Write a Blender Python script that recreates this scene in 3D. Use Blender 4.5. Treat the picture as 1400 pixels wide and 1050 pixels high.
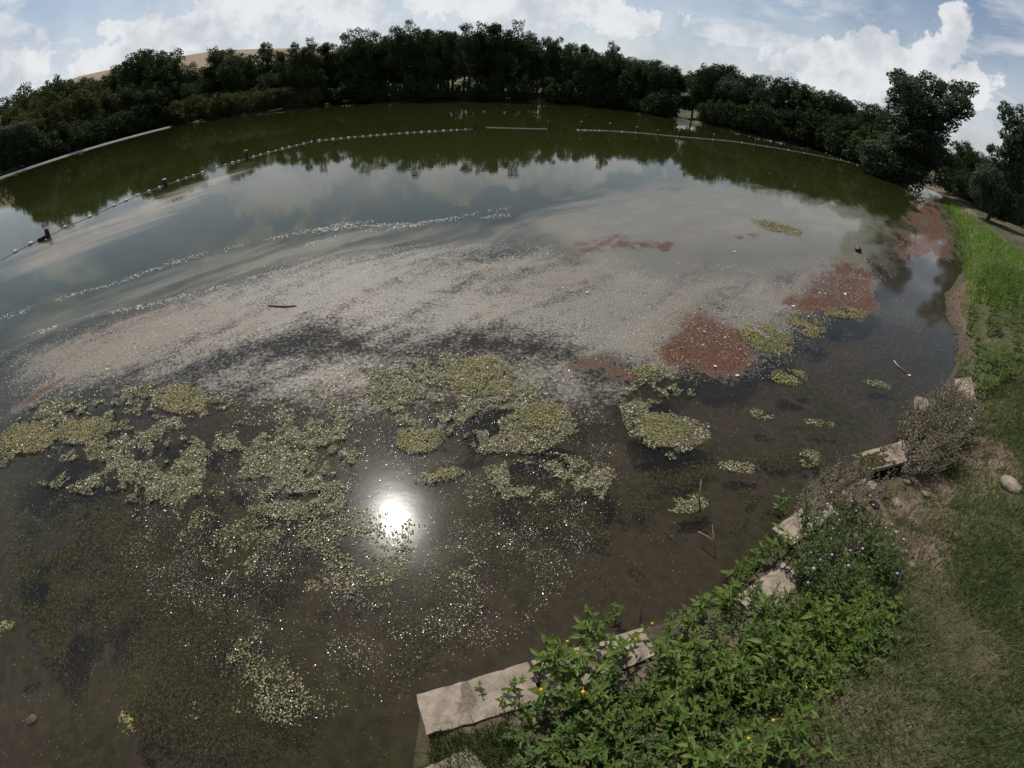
import bpy, math, random
import numpy as np
from mathutils import Matrix, Vector

for o in list(bpy.data.objects):
    bpy.data.objects.remove(o, do_unlink=True)
SC = bpy.context.scene
COL = SC.collection

# ------------------------------------------------------------------ camera
H = 3.5                                   # camera height over the water (held up on a pole at the bank)
PITCH, ROLL = math.radians(37.3), math.radians(2.4)
FPX, CX, CY = 607.0, 700.0, 525.0          # stereographic fisheye, in pixels of the 1400x1050 photograph
cam = bpy.data.cameras.new('camera')
cam.type = 'PANO'
cam.panorama_type = 'FISHEYE_LENS_POLYNOMIAL'
cam.sensor_fit = 'HORIZONTAL'
cam.sensor_width, cam.sensor_height = 36.0, 27.0
cam.fisheye_fov = math.radians(180)
cam.fisheye_polynomial_k0 = 0.0
cam.fisheye_polynomial_k1 = -6.40433570e-02
cam.fisheye_polynomial_k2 = -1.73076943e-05
cam.fisheye_polynomial_k3 = 2.57991107e-05
cam.fisheye_polynomial_k4 = -3.63542529e-07
cam.clip_start, cam.clip_end = 0.05, 6000
cam_ob = bpy.data.objects.new('camera', cam)
COL.objects.link(cam_ob)
cp, sp, cr, sr = math.cos(PITCH), math.sin(PITCH), math.cos(ROLL), math.sin(ROLL)
_up = Vector((0, sp, cp)); _x = Vector((1, 0, 0)); _f = Vector((0, cp, -sp))
_r = _x * cr + _up * sr; _u = -_x * sr + _up * cr
cam_ob.matrix_world = Matrix(((_r.x, _u.x, -_f.x, 0), (_r.y, _u.y, -_f.y, 0), (_r.z, _u.z, -_f.z, H), (0, 0, 0, 1)))
SC.camera = cam_ob

# ------------------------------------------------------------------ sky, sun, exposure
SUN_AZ, SUN_EL = math.radians(-23.7), math.radians(53.1)     # azimuth from +Y towards +X
world = bpy.data.worlds.new('World'); SC.world = world; world.use_nodes = True


def node(nt, typ, **kw):
    n = nt.nodes.new(typ)
    for k, v in kw.items():
        setattr(n, k, v)
    return n


class NB:
    """small helper for building node trees"""
    def __init__(s, nt): s.nt = nt
    def _in(s, sock, v):
        if v is None: return
        if hasattr(v, 'is_output') or isinstance(v, bpy.types.NodeSocket): s.nt.links.new(v, sock)
        else: sock.default_value = v
    def math(s, op, a, b=None, c=None, clamp=False):
        n = node(s.nt, 'ShaderNodeMath', operation=op, use_clamp=clamp)
        s._in(n.inputs[0], a); s._in(n.inputs[1], b); s._in(n.inputs[2], c)
        return n.outputs[0]
    def vmath(s, op, a, b=None, scale=None):
        n = node(s.nt, 'ShaderNodeVectorMath', operation=op)
        s._in(n.inputs[0], a); s._in(n.inputs[1], b)
        if scale is not None: s._in(n.inputs['Scale'], scale)
        return n.outputs[0] if op not in ('DOT_PRODUCT', 'LENGTH', 'DISTANCE') else n.outputs['Value']
    def noise(s, vec, scale, detail=3.0, rough=0.55, dist=0.0, col=False):
        n = node(s.nt, 'ShaderNodeTexNoise')
        s._in(n.inputs['Vector'], vec); s._in(n.inputs['Scale'], scale); s._in(n.inputs['Detail'], detail)
        s._in(n.inputs['Roughness'], rough); s._in(n.inputs['Distortion'], dist)
        return n.outputs['Color' if col else 'Fac']
    def vor(s, vec, scale, feat='F1', out='Distance', rnd=1.0):
        n = node(s.nt, 'ShaderNodeTexVoronoi', feature=feat)
        s._in(n.inputs['Vector'], vec); s._in(n.inputs['Scale'], scale); s._in(n.inputs['Randomness'], rnd)
        return n.outputs[out]
    def step(s, v, lo, hi, a=0.0, b=1.0):
        n = node(s.nt, 'ShaderNodeMapRange', interpolation_type='SMOOTHSTEP')
        s._in(n.inputs[0], v); s._in(n.inputs[1], lo); s._in(n.inputs[2], hi); s._in(n.inputs[3], a); s._in(n.inputs[4], b)
        return n.outputs[0]
    def mix(s, f, a, b):
        n = node(s.nt, 'ShaderNodeMix', data_type='RGBA')
        s._in(n.inputs[0], f); s._in(n.inputs[6], a if not isinstance(a, tuple) else (*a, 1)[:4]); s._in(n.inputs[7], b if not isinstance(b, tuple) else (*b, 1)[:4])
        return n.outputs[2]
    def attr(s, name):
        n = node(s.nt, 'ShaderNodeAttribute', attribute_name=name)
        return n.outputs['Fac']
    def sep(s, v):
        n = node(s.nt, 'ShaderNodeSeparateXYZ'); s._in(n.inputs[0], v); return n.outputs
    def comb(s, x, y, z):
        n = node(s.nt, 'ShaderNodeCombineXYZ'); s._in(n.inputs[0], x); s._in(n.inputs[1], y); s._in(n.inputs[2], z); return n.outputs[0]
    def pos(s): return node(s.nt, 'ShaderNodeNewGeometry').outputs['Position']
    def mixsh(s, f, a, b):
        n = node(s.nt, 'ShaderNodeMixShader'); s._in(n.inputs[0], f); s._in(n.inputs[1], a); s._in(n.inputs[2], b); return n.outputs[0]
    def bump(s, h, strength, dist):
        n = node(s.nt, 'ShaderNodeBump'); s._in(n.inputs['Height'], h)
        s._in(n.inputs['Strength'], strength); s._in(n.inputs['Distance'], dist); return n.outputs[0]


def build_world():
    nt = world.node_tree; nt.nodes.clear(); b = NB(nt)
    sky = node(nt, 'ShaderNodeTexSky', sky_type='NISHITA', sun_disc=False)
    sky.sun_elevation = SUN_EL; sky.sun_rotation = SUN_AZ
    sky.altitude = 300; sky.air_density = 1.0; sky.dust_density = 1.6; sky.ozone_density = 1.2
    d = node(nt, 'ShaderNodeTexCoord').outputs['Generated']
    s = b.sep(d)
    az = b.math('MULTIPLY', b.math('ARCTAN2', s[0], s[1]), 57.29578)
    el = b.math('MULTIPLY', b.math('ARCSINE', s[2]), 57.29578)
    up = b.math('ADD', b.math('MAXIMUM', s[2], 0.0), 0.16)
    flat = b.comb(b.math('DIVIDE', s[0], up), b.math('DIVIDE', s[1], up), 0.0)    # cloud layer seen in perspective
    n1 = b.noise(d, 9.0, 6.0, 0.58, 0.25)
    n2 = b.noise(flat, 1.05, 6.0, 0.58, 0.5)
    n3 = b.noise(b.vmath('MULTIPLY', flat, (0.5, 1.9, 1.0)), 1.2, 4.0, 0.6, 1.1)
    # cumulus heaps (azimuth, elevation, half width, half height) in degrees, placed as real directions
    blobs = [(-52, 7.0, 5.5, 4.0), (-50.5, 10.0, 2.2, 2.4), (-47, 6.5, 4.5, 2.2), (-37, 8.2, 8.5, 3.6), (-31, 10.5, 9.0, 3.6), (-43.5, 9.4, 2.6, 1.3),
             (-20, 8.5, 8.0, 3.8), (-12, 11.0, 10.0, 3.6), (0, 9.5, 12, 3.8), (12, 8.2, 6.0, 2.2),
             (33, 6.5, 8.5, 3.0), (40, 8.6, 6.5, 3.0), (44.8, 11.2, 2.0, 3.4), (43.9, 14.0, 1.5, 1.6), (42.6, 9.8, 3.0, 2.4), (36.8, 9.6, 1.3, 2.2), (47, 8.2, 5, 2.6),
             (-75, 9, 9, 5), (-98, 12, 10, 6), (-125, 10, 12, 6), (-160, 11, 14, 6), (70, 8, 9, 4), (92, 11, 10, 5), (120, 9, 12, 6), (150, 12, 12, 6),
             (-30, 19, 16, 4.5), (-12, 25, 10, 4), (8, 20, 9, 3.0)]
    acc = None
    for (a, e, w, h) in blobs:
        u = b.math('DIVIDE', b.math('SUBTRACT', az, float(a)), float(w))
        v = b.math('DIVIDE', b.math('SUBTRACT', el, float(e)), float(h))
        g = b.math('SUBTRACT', 1.0, b.math('SQRT', b.math('ADD', b.math('MULTIPLY', u, u), b.math('MULTIPLY', v, v))))
        acc = g if acc is None else b.math('SMOOTH_MAX', acc, g, 0.25)
    acc = b.math('MAXIMUM', acc, -0.8)
    cum = b.math('ADD', acc, b.math('MULTIPLY', b.math('SUBTRACT', n1, 0.5), 2.9))
    cum = b.math('ADD', cum, b.math('MULTIPLY', b.math('SUBTRACT', b.noise(d, 38.0, 4.0, 0.6), 0.5), 1.3))
    cumf = b.step(cum, -0.02, 0.34)
    lay = b.math('MULTIPLY', b.step(n2, 0.50, 0.66), 0.80)
    cir = b.math('MULTIPLY', b.step(n3, 0.46, 0.74), 0.55)
    thin = b.math('MAXIMUM', lay, cir)
    hz = b.math('MULTIPLY', b.step(el, 19.0, 0.0), 0.62)                          # pale air low down
    f = b.math('MAXIMUM', b.math('MAXIMUM', b.math('MULTIPLY', cumf, 0.93), thin), hz)
    shade = b.step(b.noise(d, 11.0, 4.0, 0.6), 0.32, 0.62)
    ccol = b.mix(shade, (6.6, 7.0, 7.6), (9.8, 9.9, 10.1))
    colr = b.mix(f, sky.outputs[0], ccol)
    bg = node(nt, 'ShaderNodeBackground'); bg.inputs['Strength'].default_value = 0.085
    nt.links.new(colr, bg.inputs['Color'])
    out = node(nt, 'ShaderNodeOutputWorld'); nt.links.new(bg.outputs[0], out.inputs[0])


build_world()
sun = bpy.data.lights.new('sun', 'SUN'); sun.energy = 4.0; sun.angle = math.radians(0.53); sun.color = (1.0, 0.955, 0.89)
sun_ob = bpy.data.objects.new('sun', sun); COL.objects.link(sun_ob)
_sd = Vector((math.sin(SUN_AZ) * math.cos(SUN_EL), math.cos(SUN_AZ) * math.cos(SUN_EL), math.sin(SUN_EL)))
sun_ob.rotation_euler = _sd.to_track_quat('Z', 'Y').to_euler(); sun_ob.location = _sd * 50
SC.view_settings.view_transform = 'Standard'; SC.view_settings.look = 'None'
SC.view_settings.exposure = 0.0; SC.view_settings.gamma = 1.0; SC.view_settings.use_curve_mapping = False
SC.render.engine = 'CYCLES'
SC.cycles.use_denoising = True
SC.cycles.max_bounces = 6; SC.cycles.diffuse_bounces = 2; SC.cycles.glossy_bounces = 3; SC.cycles.transmission_bounces = 3; SC.cycles.transparent_max_bounces = 10; SC.cycles.adaptive_threshold = 0.02; SC.cycles.sample_clamp_indirect = 6.0
SC.cycles.caustics_reflective = False; SC.cycles.caustics_refractive = False

# ------------------------------------------------------------------ geometry helpers
rng = np.random.default_rng(7)
random.seed(7)


def ray(px, py):
    px = np.asarray(px, float); py = np.asarray(py, float)
    u = px - CX; v = -(py - CY); r = np.hypot(u, v); th = 2 * np.arctan(r / (2 * FPX)); k = np.sin(th) / np.maximum(r, 1e-9)
    a, c, z = u * k, v * k, np.cos(th)
    x = a * cr - c * sr; y = a * sr + c * cr
    return np.stack([x, z * cp + y * sp, -z * sp + y * cp], -1)


def at(px, py, z=0.0):
    """the point of the level z that the photograph shows at that pixel"""
    d = ray(px, py); t = (z - H) / d[..., 2]
    return d * t[..., None] + np.array([0, 0, H])


def azel(px, py):
    d = ray(px, py); return math.atan2(d[0], d[1]), math.asin(d[2])


def ss(x, a, b):
    t = np.clip((np.asarray(x, float) - a) / (b - a), 0, 1); return t * t * (3 - 2 * t)


def sdf(P, poly):
    """signed distance of 2D points to a closed polygon, negative inside"""
    P = np.asarray(P, float)[:, :2]; poly = np.asarray(poly, float)[:, :2]
    out = np.empty(len(P))
    A = poly; B = np.roll(poly, -1, 0)
    for i in range(0, len(P), 20000):
        p = P[i:i + 20000]; best = np.full(len(p), 1e18); ins = np.zeros(len(p), bool)
        for a, b in zip(A, B):
            e = b - a; w = p - a
            t = np.clip((w @ e) / max(e @ e, 1e-12), 0, 1)
            q = w - t[:, None] * e; best = np.minimum(best, (q * q).sum(1))
            c = (a[1] > p[:, 1]) != (b[1] > p[:, 1])
            if e[1] != 0:
                xi = a[0] + (p[:, 1] - a[1]) * e[0] / e[1]
                ins ^= c & (p[:, 0] < xi)
        out[i:i + 20000] = np.where(ins, -1, 1) * np.sqrt(best)
    return out


def vnoise(x, y, seed=0):
    xi = np.floor(x).astype(np.int64); yi = np.floor(y).astype(np.int64); fx = x - xi; fy = y - yi
    def h(a, b):
        n = (a * 374761393 + b * 668265263 + seed * 982451653) & 0x7fffffff
        n = ((n ^ (n >> 13)) * 1274126177) & 0x7fffffff
        return ((n ^ (n >> 16)) & 0xffff) / 65535.0
    u = fx * fx * (3 - 2 * fx); v = fy * fy * (3 - 2 * fy)
    return (h(xi, yi) * (1 - u) + h(xi + 1, yi) * u) * (1 - v) + (h(xi, yi + 1) * (1 - u) + h(xi + 1, yi + 1) * u) * v


def fbm(x, y, seed=0, oct=4):
    s = 0; a = 0.5; t = 0
    for i in range(oct):
        s = s + a * vnoise(x * 2 ** i + 13.7 * i, y * 2 ** i - 7.1 * i, seed + i); t += a; a *= 0.55
    return s / t


def mesh_np(name, V, F, mat, attrs=None, smooth=False):
    """a mesh from numpy arrays; F is (n,3) or (n,4)"""
    V = np.asarray(V, np.float32); F = np.asarray(F, np.int32); k = F.shape[1]
    me = bpy.data.meshes.new(name)
    me.vertices.add(len(V)); me.vertices.foreach_set('co', V.ravel())
    me.loops.add(F.size); me.loops.foreach_set('vertex_index', F.ravel())
    me.polygons.add(len(F)); me.polygons.foreach_set('loop_start', np.arange(0, F.size, k, dtype=np.int32))
    me.polygons.foreach_set('loop_total', np.full(len(F), k, np.int32))
    if smooth: me.polygons.foreach_set('use_smooth', np.ones(len(F), bool))
    for n, a in (attrs or {}).items():
        at_ = me.attributes.new(n, 'FLOAT', 'POINT'); at_.data.foreach_set('value', np.asarray(a, np.float32))
    me.update(calc_edges=True); me.validate()
    if mat: me.materials.append(mat)
    return me


def link(name, me, parent=None, loc=None, rot=None, scale=None):
    o = bpy.data.objects.new(name, me); COL.objects.link(o)
    if parent: o.parent = parent
    if loc is not None: o.location = loc
    if rot is not None: o.rotation_euler = rot
    if scale is not None: o.scale = scale if hasattr(scale, '__len__') else (scale,) * 3
    return o


def tag(o, label=None, cat=None, group=None, kind=None):
    if label: o['label'] = label
    if cat: o['category'] = cat
    if group: o['group'] = group
    if kind: o['kind'] = kind
    return o


def empty(name, loc=(0, 0, 0), rz=0.0, scale=1.0):
    o = bpy.data.objects.new(name, None); COL.objects.link(o); o.empty_display_size = 0.2
    o.location = loc; o.rotation_euler = (0, 0, rz); o.scale = scale if hasattr(scale, '__len__') else (scale,) * 3
    return o


def copy_tree(o, parent=None):
    c = o.copy(); COL.objects.link(c); c.parent = parent
    for ch in o.children: copy_tree(ch, c)
    return c


class MB:
    """collects tubes, boxes and leaves into one mesh"""
    def __init__(s): s.V = []; s.F = []; s.n = 0; s.R = []
    def add(s, V, F, r=0.5):
        s.V.append(np.asarray(V, float)); s.F += [[i + s.n for i in f] for f in F]; s.R.append(np.full(len(V), r)); s.n += len(V)
    def tube(s, pts, rad, sides=6, cap=True, r=0.5):
        pts = [Vector(p) for p in pts]; V = []; F = []
        for i, p in enumerate(pts):
            t = (pts[min(i + 1, len(pts) - 1)] - pts[max(i - 1, 0)]).normalized()
            a = t.orthogonal().normalized() if abs(t.z) > .99 else t.cross(Vector((0, 0, 1))).normalized()
            c = t.cross(a)
            for k in range(sides):
                w = 2 * math.pi * k / sides
                V.append(tuple(p + (a * math.cos(w) + c * math.sin(w)) * rad[i]))
        for i in range(len(pts) - 1):
            for k in range(sides):
                k2 = (k + 1) % sides
                F.append([i * sides + k, i * sides + k2, (i + 1) * sides + k2, (i + 1) * sides + k])
        if cap:
            F.append(list(range(sides))[::-1]); F.append([(len(pts) - 1) * sides + k for k in range(sides)])
        s.add(V, F, r)
    def mesh(s, name, mat, smooth=True):
        me = bpy.data.meshes.new(name); me.from_pydata(np.concatenate(s.V).tolist(), [], s.F)
        a = me.attributes.new('rnd', 'FLOAT', 'POINT'); a.data.foreach_set('value', np.concatenate(s.R).astype(np.float32))
        if smooth: me.polygons.foreach_set('use_smooth', [True] * len(me.polygons))
        me.materials.append(mat); me.update(); return me


# ------------------------------------------------------------------ materials
def material(name):
    m = bpy.data.materials.new(name); m.use_nodes = True; nt = m.node_tree; nt.nodes.clear()
    out = node(nt, 'ShaderNodeOutputMaterial'); return m, nt, NB(nt), out


def princ(b, color, rough=0.7, spec=0.5, normal=None):
    n = node(b.nt, 'ShaderNodeBsdfPrincipled')
    b._in(n.inputs['Base Color'], color if not isinstance(color, tuple) else (*color, 1)[:4]); b._in(n.inputs['Roughness'], rough)
    b._in(n.inputs['Specular IOR Level'], spec)
    if normal is not None: b._in(n.inputs['Normal'], normal)
    return n.outputs[0]


def leaf_mat(name, dark, light, trans=0.25, rough=0.5, spec=0.3, dry=None, nscale=0.6):
    m, nt, b, out = material(name)
    r = b.attr('rnd')
    oi = node(nt, 'ShaderNodeObjectInfo').outputs['Random']
    f = b.math('ADD', b.math('MULTIPLY', r, 0.65), b.math('MULTIPLY', oi, 0.35))
    f2 = b.math('ADD', b.math('MULTIPLY', f, 0.7), b.math('MULTIPLY', b.step(b.noise(b.pos(), nscale, 2.0), 0.3, 0.7), 0.3))
    c = b.mix(f2, dark, light)
    if dry: c = b.mix(b.step(r, 0.90, 0.97), c, dry)
    p = princ(b, c, rough, spec)
    if trans > 0:
        t = node(nt, 'ShaderNodeBsdfTranslucent'); b._in(t.inputs[0], b.mix(0.5, c, b.mix(1.0, c, tuple(min(1, x * 1.6) for x in light))))
        p = b.mixsh(trans, p, t.outputs[0])
    nt.links.new(p, out.inputs[0]); return m


def bark_mat(name, a, c):
    m, nt, b, out = material(name)
    n = b.noise(b.vmath('MULTIPLY', b.pos(), (1, 1, 0.25)), 9.0, 5.0)
    nt.links.new(princ(b, b.mix(b.step(n, .3, .7), a, c), .9, .2, b.bump(n, .6, .03)), out.inputs[0]); return m


def rough_mat(name, a, c, scale=8, rough=.9, spec=.25, bump=.3, bd=.01, third=None):
    m, nt, b, out = material(name)
    n = b.noise(b.pos(), scale, 6.0, .6)
    col = b.mix(b.step(n, .3, .7), a, c)
    if third: col = b.mix(b.step(b.noise(b.pos(), scale * .35, 5.0, .6, .4), .53, .63), col, third)
    nt.links.new(princ(b, col, rough, spec, b.bump(b.noise(b.pos(), scale * 3, 5.0), bump, bd)), out.inputs[0]); return m


M = {}
M['tree_leaf'] = leaf_mat('tree_leaf', (.016, .027, .010), (.052, .078, .022), .20, .75, .12)
M['tree_leaf_olive'] = leaf_mat('tree_leaf_olive', (.034, .044, .012), (.085, .092, .024), .22, .75, .12)
M['tree_leaf_silver'] = leaf_mat('tree_leaf_silver', (.030, .044, .024), (.085, .11, .058), .22, .7, .15)
M['bark'] = bark_mat('bark', (.05, .04, .03), (.13, .11, .085))
M['herb'] = leaf_mat('herb', (.028, .058, .010), (.135, .195, .032), .32, .5, .22, (.16, .14, .04), 3.0)
M['herb_dark'] = leaf_mat('herb_dark', (.024, .048, .012), (.09, .135, .032), .25, .5, .25, (.14, .11, .05), 3.0)
M['stem'] = leaf_mat('stem', (.05, .075, .02), (.12, .11, .04), 0)
M['dry'] = leaf_mat('dry', (.10, .08, .06), (.33, .27, .215), .15, .8, .2, (.07, .09, .03), 5.0)
M['lush'] = leaf_mat('lush', (.055, .12, .010), (.14, .27, .022), .45, .45, .3, None, 1.5)
M['grass'] = leaf_mat('grass', (.030, .052, .014), (.085, .12, .03), .25, .55, .25, (.22, .18, .09), 1.2)
M['straw'] = leaf_mat('straw', (.12, .095, .055), (.27, .22, .13), .2, .7, .25)
M['petal_orange'] = rough_mat('petal_orange', (.55, .24, .02), (.75, .42, .03), 60)
M['petal_yellow'] = rough_mat('petal_yellow', (.75, .6, .03), (.8, .68, .08), 60)
M['petal_lilac'] = rough_mat('petal_lilac', (.30, .25, .42), (.48, .43, .60), 60)
def concrete_mat():
    m, nt, b, out = material('concrete'); p = b.pos()
    n = b.noise(p, 6.0, 7.0, .65); g = b.noise(p, 60.0, 4.0, .7); st = b.noise(p, 3.3, 6.0, .62, .8); pit = b.vor(p, 48.0)
    col = b.mix(b.step(n, .3, .7), (.20, .16, .125), (.36, .295, .23))
    col = b.mix(b.math('MULTIPLY', b.step(g, .45, .7), .45), col, (.15, .12, .095))
    col = b.mix(b.math('MULTIPLY', b.step(st, .52, .64), .8), col, b.mix(b.step(g, .35, .6), (.07, .058, .045), (.16, .13, .10)))
    col = b.mix(b.math('MULTIPLY', b.step(pit, .16, .05), .7), col, (.07, .058, .048))
    h = b.math('ADD', b.math('MULTIPLY', g, .5), b.math('ADD', n, b.step(pit, .05, .2)))
    nt.links.new(princ(b, col, .92, .2, b.bump(h, .6, .012)), out.inputs[0]); return m


M['concrete'] = concrete_mat()
M['concrete_dark'] = rough_mat('concrete_dark', (.16, .14, .12), (.27, .24, .21), 5, .9, .3, .5, .01)
M['post'] = rough_mat('post', (.02, .016, .013), (.06, .05, .04), 20, .8)
M['cap'] = rough_mat('cap', (.35, .33, .30), (.6, .58, .54), 30, .7)
M['float_white'] = rough_mat('float_white', (.50, .46, .42), (.72, .69, .64), 14, .5, .4)
M['rope'] = rough_mat('rope', (.30, .28, .24), (.5, .47, .42), 30, .8)
M['twig'] = rough_mat('twig', (.10, .07, .045), (.22, .16, .11), 30, .85)
M['twig_pale'] = rough_mat('twig_pale', (.30, .26, .2), (.5, .44, .35), 30, .8)
M['leaf_pale'] = rough_mat('leaf_pale', (.5, .46, .36), (.72, .68, .58), 30, .6)
M['black_plastic'] = rough_mat('black_plastic', (.012, .011, .01), (.03, .025, .022), 20, .3, .5)
M['stone'] = rough_mat('stone', (.16, .13, .10), (.30, .25, .2), 9, .9, .2, .5, .02)


def ground_mat():
    m, nt, b, out = material('ground')
    p = b.pos(); wet = b.attr('wet'); field = b.attr('field'); dryz = b.attr('dryz'); bare = b.attr('bare')
    n1 = b.noise(p, 1.3, 6.0, .6); n2 = b.noise(p, 9.0, 6.0, .65); n3 = b.noise(p, 45.0, 4.0, .6)
    soil = b.mix(b.step(n2, .3, .7), (.085, .060, .042), (.20, .150, .110))
    grass = b.mix(b.step(n2, .3, .7), (.030, .040, .014), (.075, .080, .028))
    thatch = b.mix(b.step(n3, .3, .7), (.075, .062, .035), (.15, .125, .075))
    dsel = b.step(b.math('ADD', b.math('MULTIPLY', n1, .7), b.math('MULTIPLY', dryz, .6)), .46, .78)
    land = b.mix(dsel, grass, thatch)
    land = b.mix(b.step(b.math('ADD', bare, b.math('MULTIPLY', b.math('SUBTRACT', n2, .5), .9)), .4, .6), land, soil)
    stub = b.mix(b.step(b.noise(b.vmath('MULTIPLY', p, (.02, .3, 1)), 1.0, 4.0), .3, .7), (.20, .145, .085), (.27, .20, .125))
    land = b.mix(field, land, stub)
    weed = b.step(b.noise(p, .75, 6.0, .62, .4), .46, .60)
    mud = b.mix(b.step(n2, .25, .75), (.046, .037, .027), (.088, .070, .050))
    mud = b.mix(b.math('MULTIPLY', weed, .8), mud, b.mix(b.step(n2, .3, .7), (.022, .024, .010), (.07, .07, .022)))
    col = b.mix(wet, land, mud)
    hgt = b.math('ADD', n2, b.math('MULTIPLY', n3, .4))
    sh = princ(b, col, .92, .2, b.bump(hgt, .5, .04))
    nt.links.new(sh, out.inputs[0]); return m


def water_mat():
    m, nt, b, out = material('water')
    p = b.pos(); film = b.attr('film'); red = b.attr('red'); alg = b.attr('alg'); deep = b.attr('deep'); brown = b.attr('brown'); veil = b.attr('veil')
    # very small ripples
    rp = b.math('ADD', b.noise(b.vmath('MULTIPLY', p, (1, 1.6, 1)), 2.2, 3.0, .5), b.math('MULTIPLY', b.noise(p, 11.0, 2.0, .5), .12))
    nrm = b.bump(rp, .035, .03)
    # the water body: clear over the shallows, olive and opaque where it is deep
    tr = node(nt, 'ShaderNodeBsdfTransparent'); tr.inputs[0].default_value = (.78, .755, .655, 1)
    murk = node(nt, 'ShaderNodeBsdfDiffuse')
    nt.links.new(b.mix(deep, (.048, .043, .033), (.026, .032, .008)), murk.inputs[0])
    body = b.mixsh(b.math('ADD', .16, b.math('MULTIPLY', deep, .82)), tr.outputs[0], murk.outputs[0])
    fr = node(nt, 'ShaderNodeFresnel'); fr.inputs['IOR'].default_value = 1.333; nt.links.new(nrm, fr.inputs['Normal'])
    g1 = node(nt, 'ShaderNodeBsdfGlossy', distribution='GGX'); nt.links.new(b.math('SUBTRACT', .05, b.math('MULTIPLY', deep, .038)), g1.inputs['Roughness']); nt.links.new(nrm, g1.inputs['Normal'])
    g2 = node(nt, 'ShaderNodeBsdfGlossy', distribution='GGX'); g2.inputs['Roughness'].default_value = .17; nt.links.new(nrm, g2.inputs['Normal'])
    gl = b.mixsh(b.math('MULTIPLY', b.math('SUBTRACT', 1.0, deep), .22), g1.outputs[0], g2.outputs[0])
    base = b.mixsh(fr.outputs[0], body, gl)
    # scum: crumbs and dust floating on the surface, drawn out in streaks by the wind
    sx = b.sep(b.vmath('ADD', p, b.vmath('SCALE', b.noise(p, .30, 3.0, .5, 0, True), None, 1.8)))
    along = b.math('ADD', b.math('MULTIPLY', sx[0], .67), b.math('MULTIPLY', sx[1], .74))
    across = b.math('SUBTRACT', b.math('MULTIPLY', sx[1], .67), b.math('MULTIPLY', sx[0], .74))
    nl = b.noise(b.comb(b.math('MULTIPLY', along, .22), b.math('MULTIPLY', across, 1.15), 0.0), 1.0, 6.0, .62)
    nm = b.noise(p, 3.2, 3.0, .6)
    nf = b.noise(p, 17.0, 3.0, .7); nff = b.noise(p, 60.0, 2.0, .6)
    cover = b.math('ADD', film, b.math('ADD', b.math('MULTIPLY', b.math('SUBTRACT', nl, .5), 1.5), b.math('ADD', b.math('MULTIPLY', b.math('SUBTRACT', nm, .5), .7), b.math('MULTIPLY', b.math('SUBTRACT', nf, .5), 1.5))))
    ff = b.step(cover, .22, .86)
    ff = b.math('MULTIPLY', ff, b.step(film, .01, .22))
    fine = b.step(nff, .38, .60)
    ff = b.math('MULTIPLY', ff, b.math('ADD', .34, b.math('MULTIPLY', fine, .62)))
    sheen = b.math('MULTIPLY', b.step(b.math('ADD', veil, b.math('MULTIPLY', b.math('MULTIPLY', b.math('SUBTRACT', nl, .5), 1.4), b.step(veil, .02, .2))), .10, .75), .50)
    ff = b.math('MAXIMUM', ff, sheen)
    rsel = b.step(b.math('ADD', red, b.math('ADD', b.math('MULTIPLY', b.math('SUBTRACT', nl, .5), 3.2), b.math('ADD', b.math('MULTIPLY', b.math('SUBTRACT', nm, .5), 1.0), b.math('MULTIPLY', b.math('SUBTRACT', nf, .5), .9)))), .34, .74)
    rsel = b.math('MULTIPLY', rsel, b.step(red, .02, .3))
    tone = b.noise(p, .55, 4.0, .6)
    scum = b.mix(b.step(tone, .35, .68), (.232, .218, .172), (.295, .252, .192))
    scum = b.mix(b.math('MULTIPLY', b.math('ADD', brown, b.step(tone, .60, .75)), .6), scum, (.235, .165, .105))
    scum = b.mix(b.math('MULTIPLY', b.step(film, .5, .08), .75), scum, (.195, .190, .135))
    rust = b.mix(b.step(nf, .35, .7), (.070, .034, .022), (.185, .074, .036))
    scol = b.mix(rsel, scum, rust)
    sf = b.math('MAXIMUM', ff, b.math('MULTIPLY', rsel, b.math('ADD', .45, b.math('MULTIPLY', fine, .45))))
    afac = b.math('MULTIPLY', b.step(b.math('ADD', alg, b.math('MULTIPLY', b.math('SUBTRACT', nf, .5), .9)), .34, .62), .72)
    acol = b.mix(nff, (.035, .035, .015), (.11, .10, .04))
    scol = b.mix(afac, scol, acol)
    sf = b.math('MAXIMUM', sf, afac, None, True)
    sn = b.bump(b.math('ADD', nf, b.math('MULTIPLY', nff, .6)), .55, .02)
    fs = princ(b, scol, b.math('ADD', .42, b.math('MULTIPLY', rsel, .2)), b.math('SUBTRACT', .5, b.math('MULTIPLY', rsel, .32)), sn)
    sh = b.mixsh(sf, base, fs)
    nt.links.new(sh, out.inputs[0]); return m


def crumb_mat(name, a, c, rough=.35, spec=.6, trans=.12):
    m, nt, b, out = material(name)
    r = b.attr('rnd')
    col = b.mix(r, a, c)
    col = b.mix(b.step(b.noise(b.pos(), 1.6, 4.0), .4, .65), col, b.mix(.5, col, (.12, .14, .03)))
    p = princ(b, col, rough, spec)
    if trans:
        t = node(nt, 'ShaderNodeBsdfTranslucent'); b._in(t.inputs[0], col); p = b.mixsh(trans, p, t.outputs[0])
    nt.links.new(p, out.inputs[0]); return m


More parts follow.
